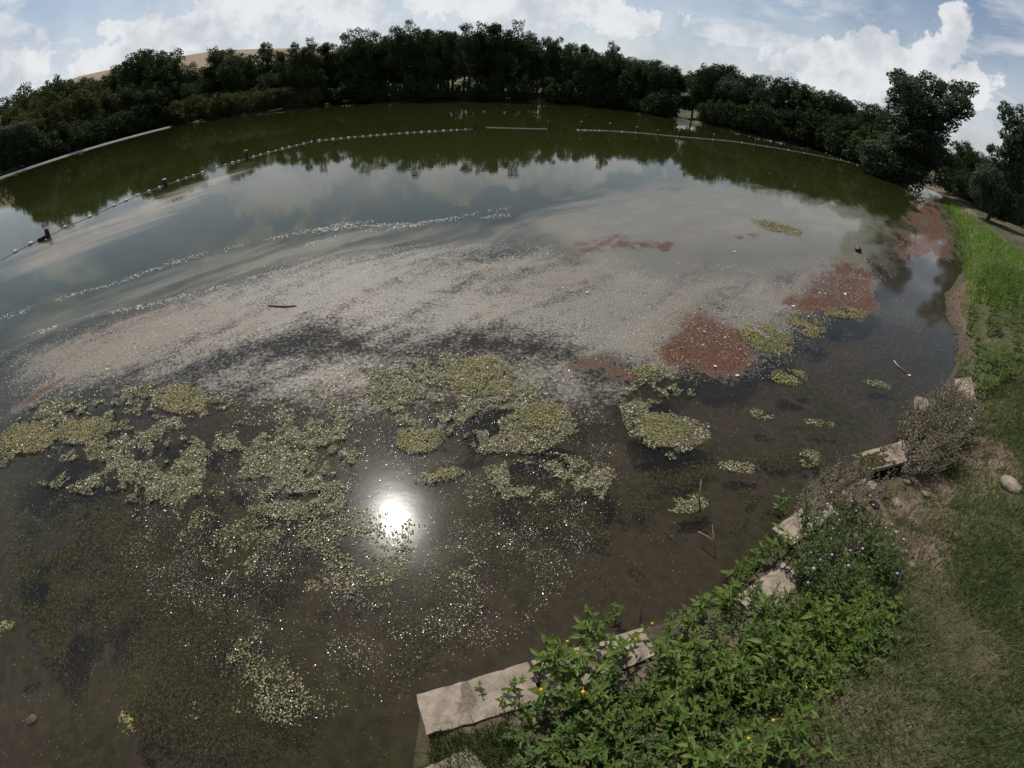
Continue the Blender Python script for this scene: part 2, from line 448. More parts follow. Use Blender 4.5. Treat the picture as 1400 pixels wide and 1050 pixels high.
M['ground'] = ground_mat(); M['water'] = water_mat()
M['algae'] = crumb_mat('algae', (.10, .092, .042), (.34, .30, .165), .38, .5)
M['algae_yellow'] = crumb_mat('algae_yellow', (.14, .12, .042), (.38, .33, .14), .5, .35)
M['weed_under'] = crumb_mat('weed_under', (.045, .050, .012), (.20, .19, .048), .8, .1, .1)
M['foam'] = crumb_mat('foam', (.42, .39, .34), (.66, .63, .56), .5, .5)
M['glitter'] = crumb_mat('glitter', (.20, .17, .13), (.42, .39, .33), .22, .6, 0)
M['rust_crumb'] = crumb_mat('rust_crumb', (.12, .05, .028), (.30, .13, .07), .6, .3)
M['moss'] = crumb_mat('moss', (.05, .045, .02), (.14, .12, .05), .9, .1)

# ------------------------------------------------------------------ the lake's outline, the land
SHORE_PX = [(560, 1075), (572, 985), (575, 950), (690, 912), (880, 858), (960, 832), (1022, 792), (1062, 738), (1110, 696), (1165, 655), (1205, 650), (1243, 628),
            (1248, 575), (1268, 545), (1300, 512), (1308, 470), (1292, 430), (1290, 402), (1312, 375), (1322, 352), (1318, 318), (1303, 288), (1285, 266), (1262, 253), (1236, 247),
            (1180, 226), (1120, 205), (1040, 187), (1000, 178), (950, 168), (935, 162), (905, 159), (860, 151), (800, 145), (730, 140), (640, 138), (540, 140), (450, 143),
            (435, 147), (340, 157), (235, 172), (120, 203), (60, 222), (0, 242)]
shore = at(np.array([p[0] for p in SHORE_PX]), np.array([p[1] for p in SHORE_PX]))[:, :2]
LAKE = np.concatenate([shore, np.array([(-110, 30), (-95, -5), (-60, -22), (-25, -16), (-9, -6.5), (-3.2, -2.6), (-1.0, -0.9)])])


def height(x, y, d=None):
    x = np.asarray(x, float); y = np.asarray(y, float)
    if d is None: d = sdf(np.stack([x.ravel(), y.ravel()], 1), LAKE).reshape(x.shape)
    r = np.hypot(x, y); az = np.degrees(np.arctan2(x, y))
    near = 1 - ss(r, 14, 40)
    wob = fbm(x * .9 + 5, y * .9, 3) - .5; wob2 = fbm(x * 5, y * 5, 9, 3) - .5
    bank = near * (.09 * ss(d, 0, .3) + .42 * ss(d, .45, 1.5) + .55 * ss(d, 1.2, 7) + wob * .22 * ss(d, .1, 1) + wob2 * .07 * ss(d, 0, .5))
    far = (1 - near) * (.45 * ss(d, 0, 3) + .018 * np.clip(d, 0, 60))
    wl = np.interp(az, [-180, -110, -75, -60, -48, -34, -22, -5, 8, 18, 30, 60, 120, 180], [.2, .3, .4, .64, 1.02, 1.04, .84, .42, .34, .40, .26, .16, .2, .2])
    hill = wl * (9 * ss(d, 4, 75) + 47 * ss(d, 60, 460))
    hill = hill * ss(r, 25, 70)
    land = bank + far + hill
    lake = -(.05 + .16 * np.clip(-d, 0, 3) + .06 * np.clip(-d - 3, 0, 14)) + wob * .06 * ss(-d, .2, 1.5) + wob2 * .03
    return np.where(d > 0, land, lake)


def gz(x, y): return float(height(np.array([x]), np.array([y]))[0])


def on_ground(px, py, lift=0.0):
    z = 0.3
    for _ in range(6):
        p = at(px, py, z + lift); z = gz(p[0], p[1])
    return np.array([p[0], p[1], z])


def polar(radii, azs):
    R, A = np.meshgrid(radii, azs, indexing='ij'); X = R * np.sin(A); Y = R * np.cos(A)
    nr, na = R.shape; i = np.arange(nr - 1)[:, None] * na; j = np.arange(na)[None, :]; j2 = (j + 1) % na
    F = np.stack([i + j, i + j2, i + na + j2, i + na + j], -1).reshape(-1, 4)
    return X.ravel(), Y.ravel(), F


az_grid = np.concatenate([np.radians(np.linspace(-112, 112, 420, endpoint=False)), np.radians(np.linspace(112, 248, 60, endpoint=False))])
gx, gy, gF = polar(np.concatenate([[.02], np.geomspace(.25, 40, 190), np.geomspace(42, 3200, 90)]), az_grid)
gd = sdf(np.stack([gx, gy], 1), LAKE); gh = height(gx, gy, gd)
gr = np.hypot(gx, gy); gaz = np.degrees(np.arctan2(gx, gy))
fld = ss(gd, 95, 120) * ss(gaz, -75, -60) * (1 - ss(gaz, -22, -12))
wet = 1 - ss(gd, .12, .5)
wob = fbm(gx * .5, gy * .5, 21) - .5
bare = np.where(gr < 45, (1 - ss(gd, .25, .7 + .4 * np.clip(wob * 3, 0, 1))) * .9 + 0, (1 - ss(gd, 1.5, 3)) * .8)
bare = np.maximum(bare, np.zeros_like(bare))
for (px, py, rr) in ((1290, 680, .55), (1268, 725, .5), (1350, 600, .6), (1310, 640, .4), (1180, 650, .35)):
    c = at(px, py, .5); bare = np.maximum(bare, .85 * np.exp(-((gx - c[0]) ** 2 + (gy - c[1]) ** 2) / rr ** 2))
dryz = np.clip(.25 + 1.2 * (fbm(gx * .8, gy * .8, 33) - .5) + .12 * ss(gr, 12, 30), 0, 1)
ground = tag(link('ground', mesh_np('ground', np.stack([gx, gy, gh], 1), gF, M['ground'], dict(wet=wet, field=fld, bare=bare, dryz=dryz), True)), 'grassy bank, muddy lake bed and rising fields', 'ground', kind='structure')


def wpoly(pts): return at(np.array([p[0] for p in pts], float), np.array([p[1] for p in pts], float))[:, :2]


def wellipse(cx, cy, rx, ry, ang=0, n=20):
    a = np.linspace(0, 2 * math.pi, n, endpoint=False); t = math.radians(ang)
    ex, ey = np.cos(a) * rx, np.sin(a) * ry
    return at(cx + ex * math.cos(t) - ey * math.sin(t), cy + ex * math.sin(t) + ey * math.cos(t))[:, :2]


def cover(P, poly, soft):
    """1 inside a floating patch, falling to 0 over a rim whose width grows with the patch's distance"""
    d = sdf(P, poly); s = soft * np.maximum(np.hypot(P[:, 0], P[:, 1]), 1.5)
    return 1 - ss(d, -s, s * .6)


wx, wy, wF = polar(np.concatenate([[.02], np.geomspace(.25, 175, 300)]), az_grid)
WP = np.stack([wx, wy], 1); wd = sdf(WP, LAKE)
keep = wd < .9
keepF = keep[wF].any(1); wF = wF[keepF]
used = np.unique(wF); remap = -np.ones(len(wx), int); remap[used] = np.arange(len(used)); wF = remap[wF]; WP = WP[used]; wd = wd[used]
FILM = [([(0, 590), (0, 485), (100, 446), (200, 412), (350, 366), (470, 342), (560, 332), (700, 330), (900, 360), (1050, 355), (1200, 345), (1215, 385), (1150, 440), (1040, 525),
          (880, 525), (760, 480), (640, 465), (520, 480), (430, 465), (330, 480), (200, 525), (100, 560)], 0.17, .76),
        ([(700, 300), (800, 268), (950, 258), (1100, 282), (1210, 300), (1230, 340), (1050, 350), (900, 350), (760, 330)], 0.14, .46),
        ([(0, 390), (0, 352), (60, 328), (150, 292), (220, 264), (300, 237), (345, 222), (340, 236), (250, 275), (170, 318), (90, 358)], .10, .50),
        ([(150, 545), (250, 500), (330, 470), (430, 455), (520, 470), (640, 455), (760, 470), (880, 520), (900, 550), (800, 575), (640, 580), (480, 590), (330, 570)], .16, .50),
        ([(1225, 290), (1285, 275), (1322, 320), (1322, 350), (1215, 360)], .06, .6)]
VEIL = [([(0, 480), (0, 448), (100, 408), (200, 375), (350, 333), (470, 310), (560, 300), (700, 295), (860, 330), (860, 400), (640, 440), (420, 440), (250, 440)], .10, .40),
        ([(700, 300), (780, 270), (870, 250), (950, 245), (1080, 262), (1190, 285), (1230, 310), (1235, 350), (1200, 380), (1050, 420), (900, 420), (800, 380)], .14, .80),
        ([(0, 390), (0, 352), (60, 328), (150, 292), (220, 264), (300, 237), (345, 222), (340, 240), (250, 290), (170, 330), (90, 365)], .10, .55)]
RED = [([(885, 470), (930, 425), (960, 412), (1000, 440), (1050, 480), (1040, 520), (1000, 532), (940, 515), (900, 490)], .10, .95),
       ([(1070, 410), (1110, 375), (1150, 355), (1210, 380), (1205, 420), (1150, 440), (1100, 440)], .10, 1.0),
       ([(1215, 352), (1225, 310), (1240, 285), (1262, 258), (1285, 268), (1308, 300), (1322, 335), (1300, 355), (1250, 362)], .07, .85),
       ([(760, 350), (780, 325), (840, 320), (930, 330), (930, 345), (840, 345), (790, 360)], .05, .55),
       ([(0, 545), (40, 520), (130, 505), (190, 520), (120, 545), (40, 570)], .06, .55),
       ([(770, 500), (830, 480), (900, 500), (880, 525), (800, 520)], .06, .5),
       ([(1000, 322), (1040, 318), (1040, 328), (1000, 330)], .03, .6)]
BROWN = [([(0, 500), (0, 350), (60, 325), (220, 262), (300, 240), (200, 310), (90, 370), (200, 400), (330, 420), (420, 430), (330, 470), (180, 510), (60, 520)], .08, .9),
         ([(640, 370), (760, 350), (850, 370), (800, 400), (680, 400)], .08, .5)]


def layer(P, polys):
    a = np.zeros(len(P))
    for pts, soft, val in polys: a = np.maximum(a, val * cover(P, wpoly(pts), soft))
    return a


# floating mats: (kind, pixel outline or ellipse, coverage)
MATS = [([(0, 575), (60, 548), (150, 533), (260, 522), (330, 548), (420, 533), (480, 560), (500, 620), (470, 700), (400, 715), (300, 690), (200, 690), (100, 675), (0, 650)], .66),
        ([(500, 505), (600, 483), (700, 490), (760, 540), (795, 590), (740, 622), (640, 620), (560, 610), (500, 560)], .70),
        ([(840, 545), (900, 495), (960, 545), (972, 600), (920, 632), (860, 600)], .66),
        ([(660, 640), (760, 620), (840, 640), (850, 690), (760, 720), (680, 700)], .46),
        ([(180, 680), (480, 690), (700, 720), (640, 800), (480, 840), (300, 780), (180, 730)], .46),
        ([(260, 880), (440, 850), (500, 900), (400, 990), (240, 980)], .20)]
SOLID = [(655, 516, 48, 28, 0), (575, 602, 34, 20, -10), (248, 548, 38, 20, 5), (600, 652, 36, 9, -10), (905, 590, 36, 24, 10), (115, 590, 40, 18, -10), (40, 600, 40, 22, -10), (745, 570, 36, 18, 0)]
def clump(P, seed, t0, t1, sc=1.0):
    """the broken, wormy pattern of the algae: 0 in the pools, 1 on the mats"""
    w = fbm(P[:, 0] * 1.1 * sc, P[:, 1] * 1.1 * sc, seed + 9, 3)
    x = P[:, 0] * sc + .5 * w; y = P[:, 1] * sc - .5 * w
    return ss(fbm(x * 2.4, y * 3.1, 51, 4) * .66 + fbm(x * 9, y * 10, 52, 3) * .34, t0, t1)


alg = np.zeros(len(WP))
for i, (pts, val) in enumerate(MATS[:4]):
    th = .63 - .22 * val
    alg = np.maximum(alg, .8 * cover(WP, wpoly(pts), .06) * clump(WP, 50, th, th + .07))
for s_ in SOLID: alg = np.maximum(alg, .85 * cover(WP, wellipse(*s_), .05))
deep = ss(-wd, 4.0, 13.0)
deep = np.maximum(deep, ss(np.hypot(WP[:, 0], WP[:, 1]), 9, 20) * ss(-wd, .8, 4))
water = tag(link('water', mesh_np('water', np.column_stack([WP, np.zeros(len(WP))]), wF, M['water'],
                 dict(film=layer(WP, FILM), red=layer(WP, RED), brown=layer(WP, BROWN), alg=alg, deep=deep, veil=layer(WP, VEIL)), True)), 'lake water with scum on its surface', 'water', kind='structure')

# ------------------------------------------------------------------ flakes: crumbs of algae, foam and dust that float on the water
def flakes(P, size, tilt=.5, aspect=.7, seed=1):
    """bent rhombs, each with its own tilt"""
    r = np.random.default_rng(seed); n = len(P)
    a = r.uniform(0, 2 * math.pi, n); ux = np.stack([np.cos(a), np.sin(a), np.zeros(n)], 1)
    nrm = np.stack([r.normal(0, tilt, n), r.normal(0, tilt, n), np.ones(n)], 1); nrm /= np.linalg.norm(nrm, axis=1)[:, None]
    ux = ux - nrm * (ux * nrm).sum(1)[:, None]; ux /= np.linalg.norm(ux, axis=1)[:, None]
    uy = np.cross(nrm, ux); s = (size if hasattr(size, '__len__') else np.full(n, size))[:, None]
    w = s * aspect; b = nrm * s * r.uniform(-.35, .35, n)[:, None]
    V = np.stack([P - ux * s, P - uy * w + b, P + ux * s, P + uy * w + b], 1).reshape(-1, 3)
    i = np.arange(n)[:, None] * 4
    F = np.concatenate([i + np.array([[0, 1, 3]]), i + np.array([[1, 2, 3]])])
    return V, F, np.repeat(r.uniform(0, 1, n), 4)


def scatter(poly, n, seed):
    r = np.random.default_rng(seed); lo = poly.min(0); hi = poly.max(0)
    P = r.uniform(lo, hi, (n, 2)); return P[sdf(P, poly) < 0]


def mat_points(poly, density, dens_fn, seed):
    area = np.prod(poly.max(0) - poly.min(0)); P = scatter(poly, int(area * density), seed)
    keep = np.random.default_rng(seed + 5).uniform(0, 1, len(P)) < dens_fn(P)
    return P[keep]


def float_stuff(name, P, size, mat, label, cat, tilt=.5, seed=1, z=(.002, .018), hump=None):
    r = np.random.default_rng(seed); zz = r.uniform(z[0], z[1], len(P))
    if hump is not None: zz = zz + hump
    V, F, R = flakes(np.column_stack([P, zz]), size, tilt, .7, seed)
    return tag(link(name, mesh_np(name, V, F, mat, dict(rnd=R))), label, cat, kind='stuff')


mat_labels = ['broad pale olive algae mat broken by dark pools', 'yellowish algae mat around two solid round rafts', 'compact green algae mat beside the rust red scum',
              'small loose clumps of algae between the sun glint and the shore', 'glittering broken algae crumbs around the sun glint', 'sparse drowned algae crumbs over brown mud']
for i, (pts, cov) in enumerate(MATS):
    pl = wpoly(pts)
    th = .63 - .22 * cov
    def dfn(P, pl=pl, th=th, i=i):
        e = cover(P, pl, .07)
        return e * clump(P, 50, th, th + .07) * (.9 if i < 4 else .55)
    P = mat_points(pl, 11000 if i < 4 else 7000, dfn, 100 + i)
    sz = np.random.default_rng(i).uniform(.004, .0125, len(P)) * (1 + .06 * np.hypot(P[:, 0], P[:, 1]))
    float_stuff('floating_algae', P, sz, M['algae'], mat_labels[i], 'algae', .42, 200 + i, (.001, .022 if i < 4 else .010), (.07 if i < 4 else .02) * (fbm(P[:, 0] * 7, P[:, 1] * 8, 66, 3) - .3).clip(0))
solid_lab = ['solid oval yellow green algae raft in the middle of the mats', 'round olive algae raft just beyond the sun glint', 'rounded yellowish algae raft at the edge of the rusty scum',
             'narrow algae raft lying beside the sun glint', 'thick green algae raft on the shore side of the mats', 'humped olive algae raft among dark pools', 'yellow green algae raft at the outer end of the mats', 'mottled algae raft next to clear brown water']
for i, s in enumerate(SOLID):
    pl = wellipse(*s)
    P = mat_points(pl, 15000, lambda P, pl=pl: cover(P, pl, .05) * ss(fbm(P[:, 0] * 9, P[:, 1] * 9, 71), .25, .45), 300 + i)
    sz = np.random.default_rng(i).uniform(.004, .011, len(P)) * (1 + .06 * np.hypot(P[:, 0], P[:, 1]))
    float_stuff('algae_raft', P, sz, M['algae_yellow'], solid_lab[i], 'algae', .38, 400 + i, (.002, .03), .03 * fbm(P[:, 0] * 4, P[:, 1] * 4, 5))
ISO = [(1062, 311, 37, 7, 14, 'long narrow yellow algae raft alone on grey open water'), (1048, 463, 40, 20, 18, 'large yellow algae raft bordering the rust red scum'),
       (1102, 446, 30, 14, 25, 'ragged yellow algae raft between two rust red patches'), (1155, 428, 34, 8, 4, 'thin yellow algae fringe under the outer red patch'),
       (1078, 516, 26, 12, 5, 'ragged yellow algae raft at the foot of the red patch'), (1200, 526, 20, 5, 15, 'thin green algae wisp on dark clear water'),
       (1106, 628, 15, 13, 0, 'small green algae tuft beside the mossy tilted slab'), (938, 690, 32, 13, -5, 'dull green algae tuft beside the upright stick'),
       (1042, 567, 18, 8, 10, 'small dull algae wisp in dark water off the mats'), (885, 508, 22, 10, 0, 'yellow algae raft below the red scum corner'),
       (1010, 640, 30, 8, 8, 'faint submerged algae wisp off the mossy slab'), (175, 990, 10, 18, -25, 'pale lumpy algae tuft standing on the mud'), (8, 857, 15, 7, -15, 'bright green algae tuft on brown mud'),
       (1120, 580, 22, 5, 10, 'dim algae streak in dark water off the shore')]
for i, (cx, cy, rx, ry, an, lb) in enumerate(ISO):
    pl = wellipse(cx, cy, rx, ry, an); dist = np.hypot(*pl.mean(0)); dn = 15000 / (1 + .018 * dist ** 2)
    P = mat_points(pl, dn, lambda P, pl=pl: cover(P, pl, .035) * ss(fbm(P[:, 0] * 5, P[:, 1] * 6, 81), .34, .46), 500 + i)
    sz = np.random.default_rng(i).uniform(.005, .013, len(P)) * (1 + .06 * dist)
    float_stuff('algae_tuft', P, sz, M['algae_yellow'] if i not in (5, 6, 7, 8, 10, 13) else M['algae'], lb, 'algae', .42, 520 + i, (.002, .03))

# drowned weed just under the surface, over the mud
pl = wpoly([(0, 640), (150, 660), (420, 690), (640, 640), (800, 640), (1000, 620), (1120, 600), (1060, 700), (900, 780), (700, 850), (560, 930), (500, 1010), (300, 1040), (120, 980), (0, 800)])
P = mat_points(pl, 9500, lambda P: cover(P, pl, .10) * clump(P, 91, .44, .58, .55) * .95, 600)
r6 = np.random.default_rng(6); sz = r6.uniform(.010, .024, len(P)) * (.30 + .14 * np.hypot(P[:, 0], P[:, 1])).clip(.4, 1.3)
dd = height(P[:, 0], P[:, 1])
V, F, R = flakes(np.column_stack([P, np.maximum(dd + .01, -.20) * r6.uniform(.25, 1, len(P))]), sz, .6, .5, 61)
tag(link('drowned_weed', mesh_np('drowned_weed', V, F, M['weed_under'], dict(rnd=R))), 'dark olive weed drowned under the shallow water', 'water weed', kind='stuff')

pl = wpoly([(0, 480), (1230, 400), (1290, 480), (1240, 560), (1160, 640), (1050, 730), (900, 850), (690, 900), (560, 960), (540, 1060), (0, 1060)])
P = mat_points(pl, 130, lambda P: .25 + .75 * ss(fbm(P[:, 0] * 1.2, P[:, 1] * 1.4, 98), .4, .6), 605)
float_stuff('floating_dust', P, np.random.default_rng(5).uniform(.002, .005, len(P)) * (.6 + .1 * np.hypot(P[:, 0], P[:, 1])), M['foam'], 'pale specks floating all over the dark shallows', 'scum', .25, 606, (.001, .004))

# dust and crumbs of the scum, and the foam lines along its outer rim
pl = wpoly(FILM[0][0])
P = mat_points(pl, 260, lambda P: cover(P, pl, .05) * ss(fbm(P[:, 0] * .7, P[:, 1] * 2.0, 95), .36, .6), 610)
P = P[np.random.default_rng(1).permutation(len(P))[:60000]]
float_stuff('scum_crumbs', P, np.random.default_rng(2).uniform(.004, .010, len(P)) * (1 + .07 * np.hypot(P[:, 0], P[:, 1])), M['foam'], 'pale crumbs strewn over the grey beige scum', 'scum', .22, 611, (.001, .006))
pl = wpoly([(250, 640), (400, 480), (560, 470), (800, 500), (860, 620), (820, 760), (700, 880), (560, 950), (380, 1000), (260, 900), (160, 760)])
P = mat_points(pl, 3200, lambda P: cover(P, pl, .12) * (.12 + .88 * ss(fbm(P[:, 0] * 3, P[:, 1] * 3.5, 97), .42, .62)) * .9, 620)
float_stuff('sparkling_crumbs', P, np.random.default_rng(3).uniform(.002, .0065, len(P)), M['glitter'], 'tiny wet crumbs glittering around the sun glint', 'scum', .22, 621, (.001, .006))
for i, lb in enumerate(('rust red crumbs over the scum patch with pale leaves', 'rust red crumbs over the outer scum patch', 'rust red crumbs over the scum strip along the margin')):
    pl = wpoly(RED[i][0]); dist = float(np.hypot(*pl.mean(0)))
    P = mat_points(pl, 2600 / (1 + .012 * dist ** 2), lambda P: cover(P, pl, .10) * ss(fbm(P[:, 0] * .9, P[:, 1] * 2.2, 57), .36, .58), 660 + i)
    float_stuff('rust_scum', P, np.random.default_rng(i).uniform(.004, .012, len(P)) * (1 + .06 * dist), M['rust_crumb'], lb, 'scum', .25, 665 + i, (.001, .008))
for (pts, lb, wd_) in (([(0, 437), (60, 415), (110, 400), (150, 390), (200, 372), (260, 352), (330, 336), (400, 320), (470, 307), (560, 299)], 'long pale foam line along the outer rim of the scum', .010),
                       ([(0, 470), (60, 452), (120, 433), (200, 418), (280, 398), (380, 370)], 'yellowish foam line inside the scum', .008),
                       ([(380, 345), (460, 325), (540, 312), (620, 298), (690, 285), (705, 281)], 'white foam streak at the tip of the scum', .010),
                       ([(560, 310), (640, 300), (700, 294)], 'short white foam streak beside the scum tip', .008),
                       ([(430, 318), (480, 310), (560, 306), (600, 297)], 'thin foam streak over reflected cloud', .008)):
    L = wpoly(pts); seg = np.linalg.norm(np.diff(L, axis=0), axis=1); t = np.random.default_rng(len(pts)).uniform(0, seg.sum(), int(seg.sum() * 150))
    cs = np.concatenate([[0], np.cumsum(seg)]); P = np.stack([np.interp(t, cs, L[:, 0]), np.interp(t, cs, L[:, 1])], 1)
    keepm = fbm(t * .9, t * 0 + len(pts), 17, 4) > .45; P = P[keepm]; dist = np.hypot(P[:, 0], P[:, 1])
    P = P + np.random.default_rng(9).normal(0, 1, P.shape) * (wd_ * dist)[:, None] * (.3 + fbm(P[:, 0] * .8, P[:, 1] * .8, 77))[:, None]
    float_stuff('foam_streak', P, np.random.default_rng(4).uniform(.006, .016, len(P)) * (1 + .05 * dist[:]), M['foam'], lb, 'foam', .15, 640 + len(pts), (.001, .005))

# ------------------------------------------------------------------ trees
def leaf_cloud(C, rad, n, size, seed, flat=.8, shell=.55):
    """leaf faces spread through ellipsoid clumps with centres C and radii rad"""
    r = np.random.default_rng(seed); pw = rad ** 2.0; k = r.choice(len(C), n, p=pw / pw.sum())
    d = r.normal(0, 1, (n, 3)); d /= np.linalg.norm(d, axis=1)[:, None]
    q = r.uniform(shell ** 3, 1, n) ** (1 / 3)
    P = C[k] + d * (q * rad[k])[:, None] * np.array([1, 1, flat])
    nrm = d * .6 + r.normal(0, .6, (n, 3)) + np.array([0, 0, .35]); nrm /= np.linalg.norm(nrm, axis=1)[:, None]
    u = np.cross(nrm, r.normal(0, 1, (n, 3))); u /= np.linalg.norm(u, axis=1)[:, None]; v = np.cross(nrm, u)
    s = (r.uniform(.6, 1.3, n) * size)[:, None]
    V = np.stack([P - u * s, P - v * s * .6 + nrm * s * .15, P + u * s, P + v * s * .6 + nrm * s * .15], 1).reshape(-1, 3)
    F = np.arange(n)[:, None] * 4 + np.array([[0, 1, 2, 3]])
    return V, F, np.repeat(np.clip(r.uniform(0, 1, n) * .7 + .3 * r.uniform(0, 1, len(C))[k], 0, 1), 4)


def make_tree(name, kind, seed, mat, n=4200, leaf=.30, ht=12.0):
    r = np.random.default_rng(seed); C = []; R = []
    mb = MB(); lean = r.normal(0, .25, 2)
    def tr(z): return np.array([lean[0] * (z / ht) ** 2 * 2, lean[1] * (z / ht) ** 2 * 2, z])
    if kind == 'tall':
        nc = 30; zz = np.concatenate([r.uniform(.30, .72, 16), r.uniform(.62, .95, 14)]) * ht
        for z in zz:
            f = z / ht; w = (.26 * math.sin(min(1, (f - .12) / .5) * math.pi / 2) * (1.0 if f < .8 else 1 - (f - .8) * 2.4)) * ht
            a = r.uniform(0, 2 * math.pi); q = w * math.sqrt(r.uniform(.1, 1))
            C.append(tr(z) + np.array([math.cos(a) * q, math.sin(a) * q, 0])); R.append(r.uniform(.075, .125) * ht * (1 if f < .75 else .8))
        top = .86
    elif kind == 'round':
        for _ in range(34):
            d = r.normal(0, 1, 3); d /= np.linalg.norm(d); q = r.uniform(.3, 1) ** .5
            C.append(np.array([d[0] * .30 * ht * q, d[1] * .30 * ht * q, (.53 + d[2] * .38 * q) * ht])); R.append(r.uniform(.085, .15) * ht)
        top = .7
    elif kind == 'shrub':
        for _ in range(24):
            d = r.normal(0, 1, 3); d /= np.linalg.norm(d); q = r.uniform(.3, 1) ** .5
            C.append(np.array([d[0] * .55 * ht * q, d[1] * .55 * ht * q, (.42 + d[2] * .40 * q) * ht])); R.append(r.uniform(.14, .24) * ht)
        top = .55
    elif kind == 'column':
        for z in np.linspace(.15, .95, 18):
            w = .10 * math.sin(z * math.pi) * ht; a = r.uniform(0, 6.28)
            C.append(np.array([math.cos(a) * w * .5, math.sin(a) * w * .5, z * ht])); R.append((.05 + .06 * math.sin(z * math.pi)) * ht)
        top = .85
    else:                                                             # 'open': several rising limbs with light between the clumps
        for k in range(7):
            a = k / 7 * 6.28 + r.uniform(-.3, .3); tip = r.uniform(.72, .97) if k else 1.0; spread = r.uniform(.10, .30)
            for f in np.linspace(.28, tip, 8):
                q = spread * ht * (f ** .8) * r.uniform(.6, 1.1)
                C.append(np.array([math.cos(a) * q, math.sin(a) * q, f * ht * .95]) + r.normal(0, .02, 3) * ht); R.append(r.uniform(.05, .10) * ht)
        for _ in range(14):
            a = r.uniform(0, 6.28); q = r.uniform(.1, .33) * ht; C.append(np.array([math.cos(a) * q, math.sin(a) * q, r.uniform(.08, .42) * ht])); R.append(r.uniform(.08, .13) * ht)
        top = .8
    C = np.array(C); R = np.array(R)
    k2 = r.integers(0, len(C), len(C) * 3); dd_ = r.normal(0, 1, (len(k2), 3)); dd_ /= np.linalg.norm(dd_, axis=1)[:, None]   # smaller twig ends around each clump
    C2 = C[k2] + dd_ * R[k2][:, None] * np.array([.95, .95, .9]); R2 = R[k2] * r.uniform(.28, .55, len(k2))
    C = np.concatenate([C, C2]); R = np.concatenate([R, R2])
    V, F, A = leaf_cloud(C, R, n, leaf, seed + 1, .85, .45)
    V[:, 2] = np.maximum(V[:, 2], .03 * ht)
    root = empty(name)
    zs = np.linspace(-.03, top, 7) * ht; rad = [.022 * ht * (1 - .8 * i / 6) + .01 for i in range(7)]
    mb.tube([tuple(tr(z) + (r.normal(0, .05, 3) if 0 < i < 6 else 0)) for i, z in enumerate(zs)], rad, 7)
    for i in r.permutation(len(C))[:16]:
        c = C[i]; z0 = max(.12 * ht, c[2] * r.uniform(.45, .75)); a = tr(min(z0, top * ht)); m_ = (a + c) / 2 + np.array([0, 0, -.02 * ht])
        mb.tube([tuple(a), tuple(m_), tuple(c)], [.007 * ht, .005 * ht, .002 * ht], 5)
    link('trunk', mb.mesh('trunk', M['bark']), root)
    link('crown', mesh_np('crown', V, F, mat, dict(rnd=A)), root)
    return root


protos = {
    'tall': [make_tree('tall_tree', 'tall', 10 + i, M['tree_leaf'], 11000, .165, 14) for i in range(4)],
    'round': [make_tree('round_tree', 'round', 20 + i, M['tree_leaf'], 12000, .16, 11) for i in range(3)],
    'olive': [make_tree('olive_tree', 'round', 30 + i, M['tree_leaf_olive'], 9000, .15, 9) for i in range(2)],
    'silver': [make_tree('silver_tree', 'round', 35, M['tree_leaf_silver'], 11000, .15, 10)],
    'shrub': [make_tree('waterside_shrub', 'shrub', 40 + i, M['tree_leaf'], 5000, .12, 4) for i in range(2)],
    'yshrub': [make_tree('yellowish_shrub', 'shrub', 45 + i, M['tree_leaf_olive'], 5000, .12, 4) for i in range(2)],
    'column': [make_tree('column_tree', 'column', 50, M['tree_leaf'], 2200, .2, 10)],
}
BASE = {'tall': 14, 'round': 11, 'olive': 9, 'silver': 10, 'shrub': 4, 'yshrub': 4, 'column': 10}
TOPF = {k: [max(v.co.z for v in p.children[1].data.vertices) for p in ps] for k, ps in protos.items()}
used_p = {}


def shore_r(az):
    """distance from under the camera to the far waterline in that direction"""
    r = np.geomspace(4, 260, 900); d = sdf(np.stack([r * math.sin(az), r * math.cos(az)], 1), LAKE)
    return float(r[np.where(d < 0)[0].max()])


def plant_tree(kind, px, py, back, label, group, wide=1.0, dist=None, cat='tree'):
    """a tree whose top the photograph shows at (px, py), standing `back` metres behind the waterline"""
    az, el = azel(px, py); d = dist if dist else shore_r(az) + back
    x, y = d * math.sin(az), d * math.cos(az); z = gz(x, y)
    i = random.randrange(len(protos[kind])); p = protos[kind][i]
    h = H + d * math.tan(el) - z
    s = max(h, 1.2) / TOPF[kind][i]
    key = (kind, i)
    if key not in used_p: o = p; used_p[key] = 1
    else: o = copy_tree(p)
    w = s * wide * random.uniform(.92, 1.1)
    o.location = (x, y, z); o.rotation_euler = (0, 0, random.uniform(0, 6.28)); o.scale = (w, w, s)
    tag(o, label, cat, group); return o


G1 = ('tall dark tree in the row along the far shore', 'tall trees on the far shore')
for (x, y, bk, w) in [(395, 69, 9, .9), (412, 62, 5, .9), (432, 60, 10, .9), (455, 60, 6, 1), (482, 50, 8, 1), (503, 47, 4, 1), (524, 50, 9, 1), (553, 40, 5, 1), (572, 39, 8, 1), (590, 43, 4, 1),
                      (612, 46, 8, 1), (642, 39, 5, 1), (668, 36, 7, 1), (690, 38, 4, 1), (722, 47, 9, .8), (746, 55, 6, .8), (765, 51, 9, .75), (788, 60, 6, .8), (806, 68, 9, .8), (843, 66, 6, .8)]:
    plant_tree('tall', x, y, bk, *G1, wide=w)
for i, x in enumerate(range(380, 935, 17)):
    yt = float(np.interp(x, [380, 450, 500, 560, 680, 760, 850, 935], [80, 72, 62, 54, 50, 68, 88, 112])) + random.uniform(-3, 9)
    plant_tree('round' if i % 3 else 'tall', x, yt, random.uniform(16, 30), 'dark tree half hidden behind the far shore row', 'second row of the far shore')
G2 = ('dense broad tree on the far shore near the grassy clearing', 'dense trees on the far shore')
